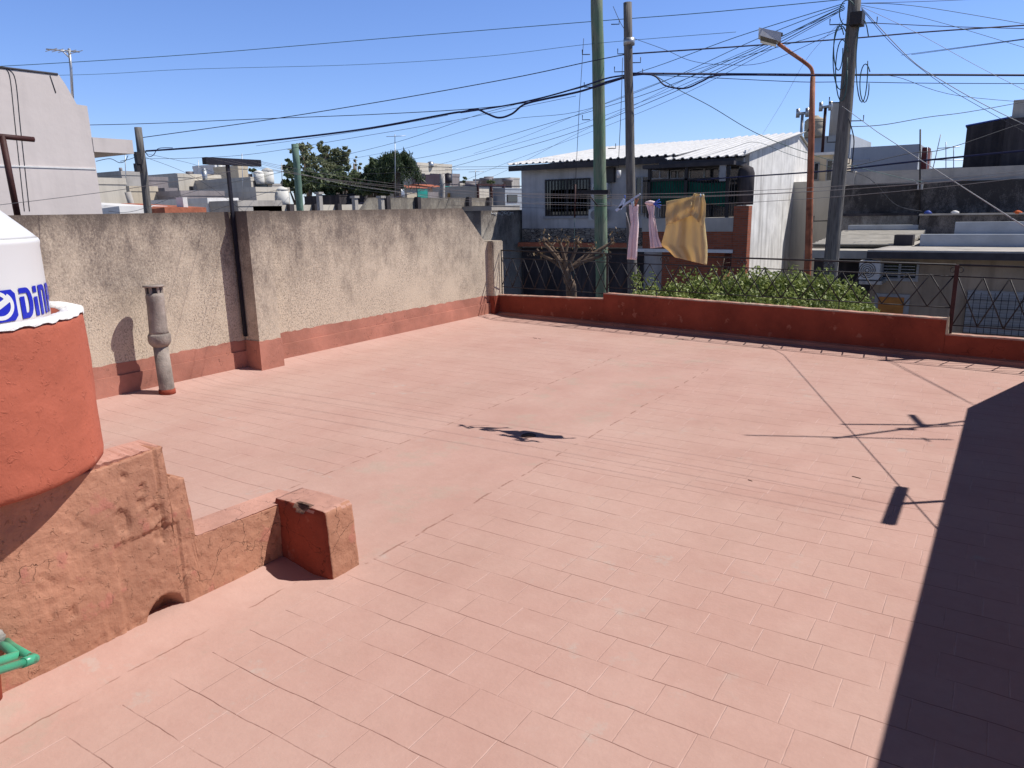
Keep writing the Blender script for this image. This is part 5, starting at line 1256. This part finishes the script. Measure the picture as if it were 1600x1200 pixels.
# haze-line skyline houses
sky_=[(728,748,285,-60,M_mauve),(752,770,287,-64,M_greyb),(786,800,283,-60,M_mauve),(797,812,280,-55,M_conc),(715,730,289,-58,M_cream2),(770,790,288,-66,M_mauve),(425,445,290,-62,M_conc),(275,292,274,-70,M_conc),(242,262,284,-70,M_mauve)]
for i,(a,b,c,X,mt_) in enumerate(sky_): bX(X,a,b,c,6,mt_,['small mauve rooftop on the skyline over the teal tarpaulin','small grey rooftop on the skyline over the cream hall','mauve rooftop on the skyline left of the white roof','concrete rooftop on the skyline touching the white roof eave','pale rooftop on the skyline right of the black tank','low mauve rooftop on the skyline over the cream hall frames','concrete rooftop behind the wide dome tank','concrete rooftop rising behind the open framed bay','mauve rooftop rising behind the low cream wall house'][i],par=.2)
sm=[(760,278,290,.5),(764,276,290,.35),(793,279,287,.4),(735,286,292,.4),(310,262,276,.25),(297,268,277,.25),(190,262,275,.1)]
for i,(px,pt,pb,w_) in enumerate(sm):
    a=hd(px,pb,72); b=hd(px,pt,72); MB().lathe((a.x,a.y),[(w_,a.z-3),(w_,b.z-.3),(w_*1.3,b.z-.28),(w_*1.3,b.z)],10).build('chimney',M_mauve,label=['dark chimney on the skyline over the cream hall, left of a pair','dark chimney on the skyline over the cream hall, right of a pair','chimney on the skyline just left of the white roof','short chimney on the skyline above the teal tarpaulin','thin chimney above the long cream house, right','thin chimney above the long cream house, left','thin mast chimney beside the cistern block'][i],cat='chimney',group='chimneys on the skyline')
ants=[(617,210,300,40),(743,266,295,50),(378,240,300,40),(706,262,276,50),(195,235,285,40),(440,255,292,50),(310,250,277,60),(1437+12,230,262,42)]
for i,(px,pt,pb,D) in enumerate(ants):
    a=hd(px,pb,D); b=hd(px,pt,D); t=thing('rooftop_antenna',['antenna mast in front of the palm crown','antenna over the teal tarpaulin on the skyline','thin mast above the T post arm','small antenna on the cream square house','thin mast beside the short left pole','thin mast left of the pale green pole','thin mast on the long cream house','thin mast right of the iron rod on the right'][i],'antenna',a,'rooftop antennas')
    MB().tube([a+Vector((0,0,-.6)),b],.018*D/40,5).build('mast',M_steel,t)
    if i in (0,1,3): MB().tube([b+_rt*-.45+Vector((0,0,-.1)),b+_rt*.55+Vector((0,0,-.08))],.014,5).build('boom',M_steel,t)

# ================================================================== FAR TREES
def tree(px,pt,D,parts,mat,label,n=1500,sz=.35,name='far_tree',seed=1,trunkpx=None,group='trees beyond the party wall'):
    rs=np.random.RandomState(seed); base=hd(trunkpx or px,330,D); base.z=GZ; t=thing(name,label,'tree',base,group)
    cl=[]; m=MB(); topz=hd(px,pt,D)
    m.tube([base,Vector((base.x,base.y,topz.z*.5+.5)),Vector((base.x,base.y,topz.z-.5))],[.3,.2,.06],8)
    for (cx,cy,rx,ry,dn) in parts:
        c=hd(cx,cy,D+rs.uniform(-1,1)); r=rx*mpp(D); rz_=ry*mpp(D)
        k=max(4,int(rx*ry/16))
        for _ in range(k):
            d=rs.normal(size=3); d/=np.linalg.norm(d); q=np.array(c)+d*np.array((r,r,rz_))*rs.uniform(.2,1.0); rr=r*rs.uniform(.14,.34)
            cl.append(blob(q,(rr,rr,rr*.75),int(n*dn*.045)+8,rs,.15))
        m.tube([(base.x,base.y,min(topz.z*.4,c.z-rz_)),tuple(c)],[.12,.03],6)
    m.build('trunk',M_bark,t); leaves('crown',np.concatenate(cl),sz,mat,t,aspect=.55,seed=seed); return t
T=tree
T(485,225,58,[(480,245,22,22,.5),(490,265,20,14,.6),(472,232,12,9,.25)],M_leafo,'sparse olive tree with thin top just right of the pale green pole',1500,.24,seed=2)
T(515,222,60,[(512,240,18,18,.7),(507,228,10,7,.4),(530,250,20,20,1),(540,240,12,12,.8),(520,262,22,16,1)],M_leafo,'tallest olive tree in the middle of the far tree group',1500,.25,seed=3)
T(468,260,50,[(452,262,16,12,.6),(470,285,30,18,1.3),(495,282,26,18,1.3),(450,290,14,14,1)],M_leafd,'dark broad tree directly behind the pale green pole',1700,.28,seed=4)
T(535,280,48,[(540,285,28,18,1.4),(515,290,26,16,1.4),(560,288,22,16,1.3),(530,272,22,14,1)],M_leafd,'dark dense tree low in the middle of the far tree group',1700,.28,seed=5)
T(558,245,62,[(556,250,6,12,.35),(560,262,10,10,.6)],M_leafo,'slender wispy tree left of the palm',700,.2,seed=8)
T(590,262,46,[(592,276,24,18,1.3),(578,290,24,16,1.3),(605,290,18,14,1.2),(585,262,14,12,1)],M_leafd,'dark large leaved tree below the palm',1600,.36,seed=6)
T(580,246,52,[(583,250,9,8,.8)],M_leafd,'small palm like crown left of the big palm',900,.3,seed=9)
T(768,282,70,[(768,284,9,5,.6)],M_leafd,'tiny tree on the skyline above the cream hall',500,.25,seed=12); T(725,281,66,[(725,282,7,5,.7)],M_leafd,'tiny tree on the skyline above the red tiled roof',500,.25,seed=13)
T(392,262,66,[(394,266,9,4,.7),(400,268,8,4,.6)],M_leafd,'tiny tree on the skyline behind the small cream roof room',500,.25,seed=14)
# palm
pb=hd(620,330,45); pb.z=GZ; pc=hd(619,256,45); pt_=thing('palm_tree','tall feathery palm with drooping fronds rising above the dark trees','palm tree',pb)
MB().tube([pb,pc+Vector((0,0,-.8)),pc],[.28,.22,.2],10).build('trunk',M_bark,pt_)
m=MB(); rs=np.random.RandomState(7); fl_=[]
for k in range(90):
    az=rs.uniform(0,2*pi); el=rs.uniform(-.2,1.35); L=rs.uniform(1.1,1.85); pts=[]
    for i in range(9):
        t=i/8; hr=L*t*cos(el*(1-.3*t)); zz=L*t*sin(el)-.95*(t**2.2)*L*.9
        pts.append(Vector((pc.x+hr*cos(az),pc.y+hr*sin(az),pc.z+zz+.1)))
    m.tube(pts,.012,4,caps=False)
    for i in range(1,9):
        for s_ in range(9): 
            t=rs.rand(); q_=pts[i-1].lerp(pts[i],t); fl_.append(tuple(q_+Vector(rs.normal(size=3)*.10)+Vector((0,0,-.08))))
m.build('frond_ribs',M_palm,pt_); leaves('crown',fl_,.34,M_palm,pt_,aspect=.16,droop=1.6,seed=5)
# garden bits behind the grey wall
for i,(px,pt,D) in enumerate(((500,300,36),(596,306,34),(555,306,35))):
    a=hd(px,322,D); b=hd(px,pt,D); m=MB(); m.box(a.x-.1,a.x+.1,a.y-.1,a.y+.1,GZ,b.z-.1); m.box(a.x-.15,a.x+.15,a.y-.15,a.y+.15,b.z-.098,b.z); m.build('chimney',M_conc,label=['small capped chimney in front of the dark trees','low chimney block in front of the large leaved tree','low chimney block between the dark trees'][i],cat='chimney',group='chimneys by the trees')
for i,(p0,p1,pt) in enumerate(((530,548,306),(552,572,304))):
    bX(-33,p0,p1,pt,3,M_dark,['dark low roof shed before the trees, left of two','dark low roof shed before the trees, right of two'][i],'far_shed','shed',par=.05)
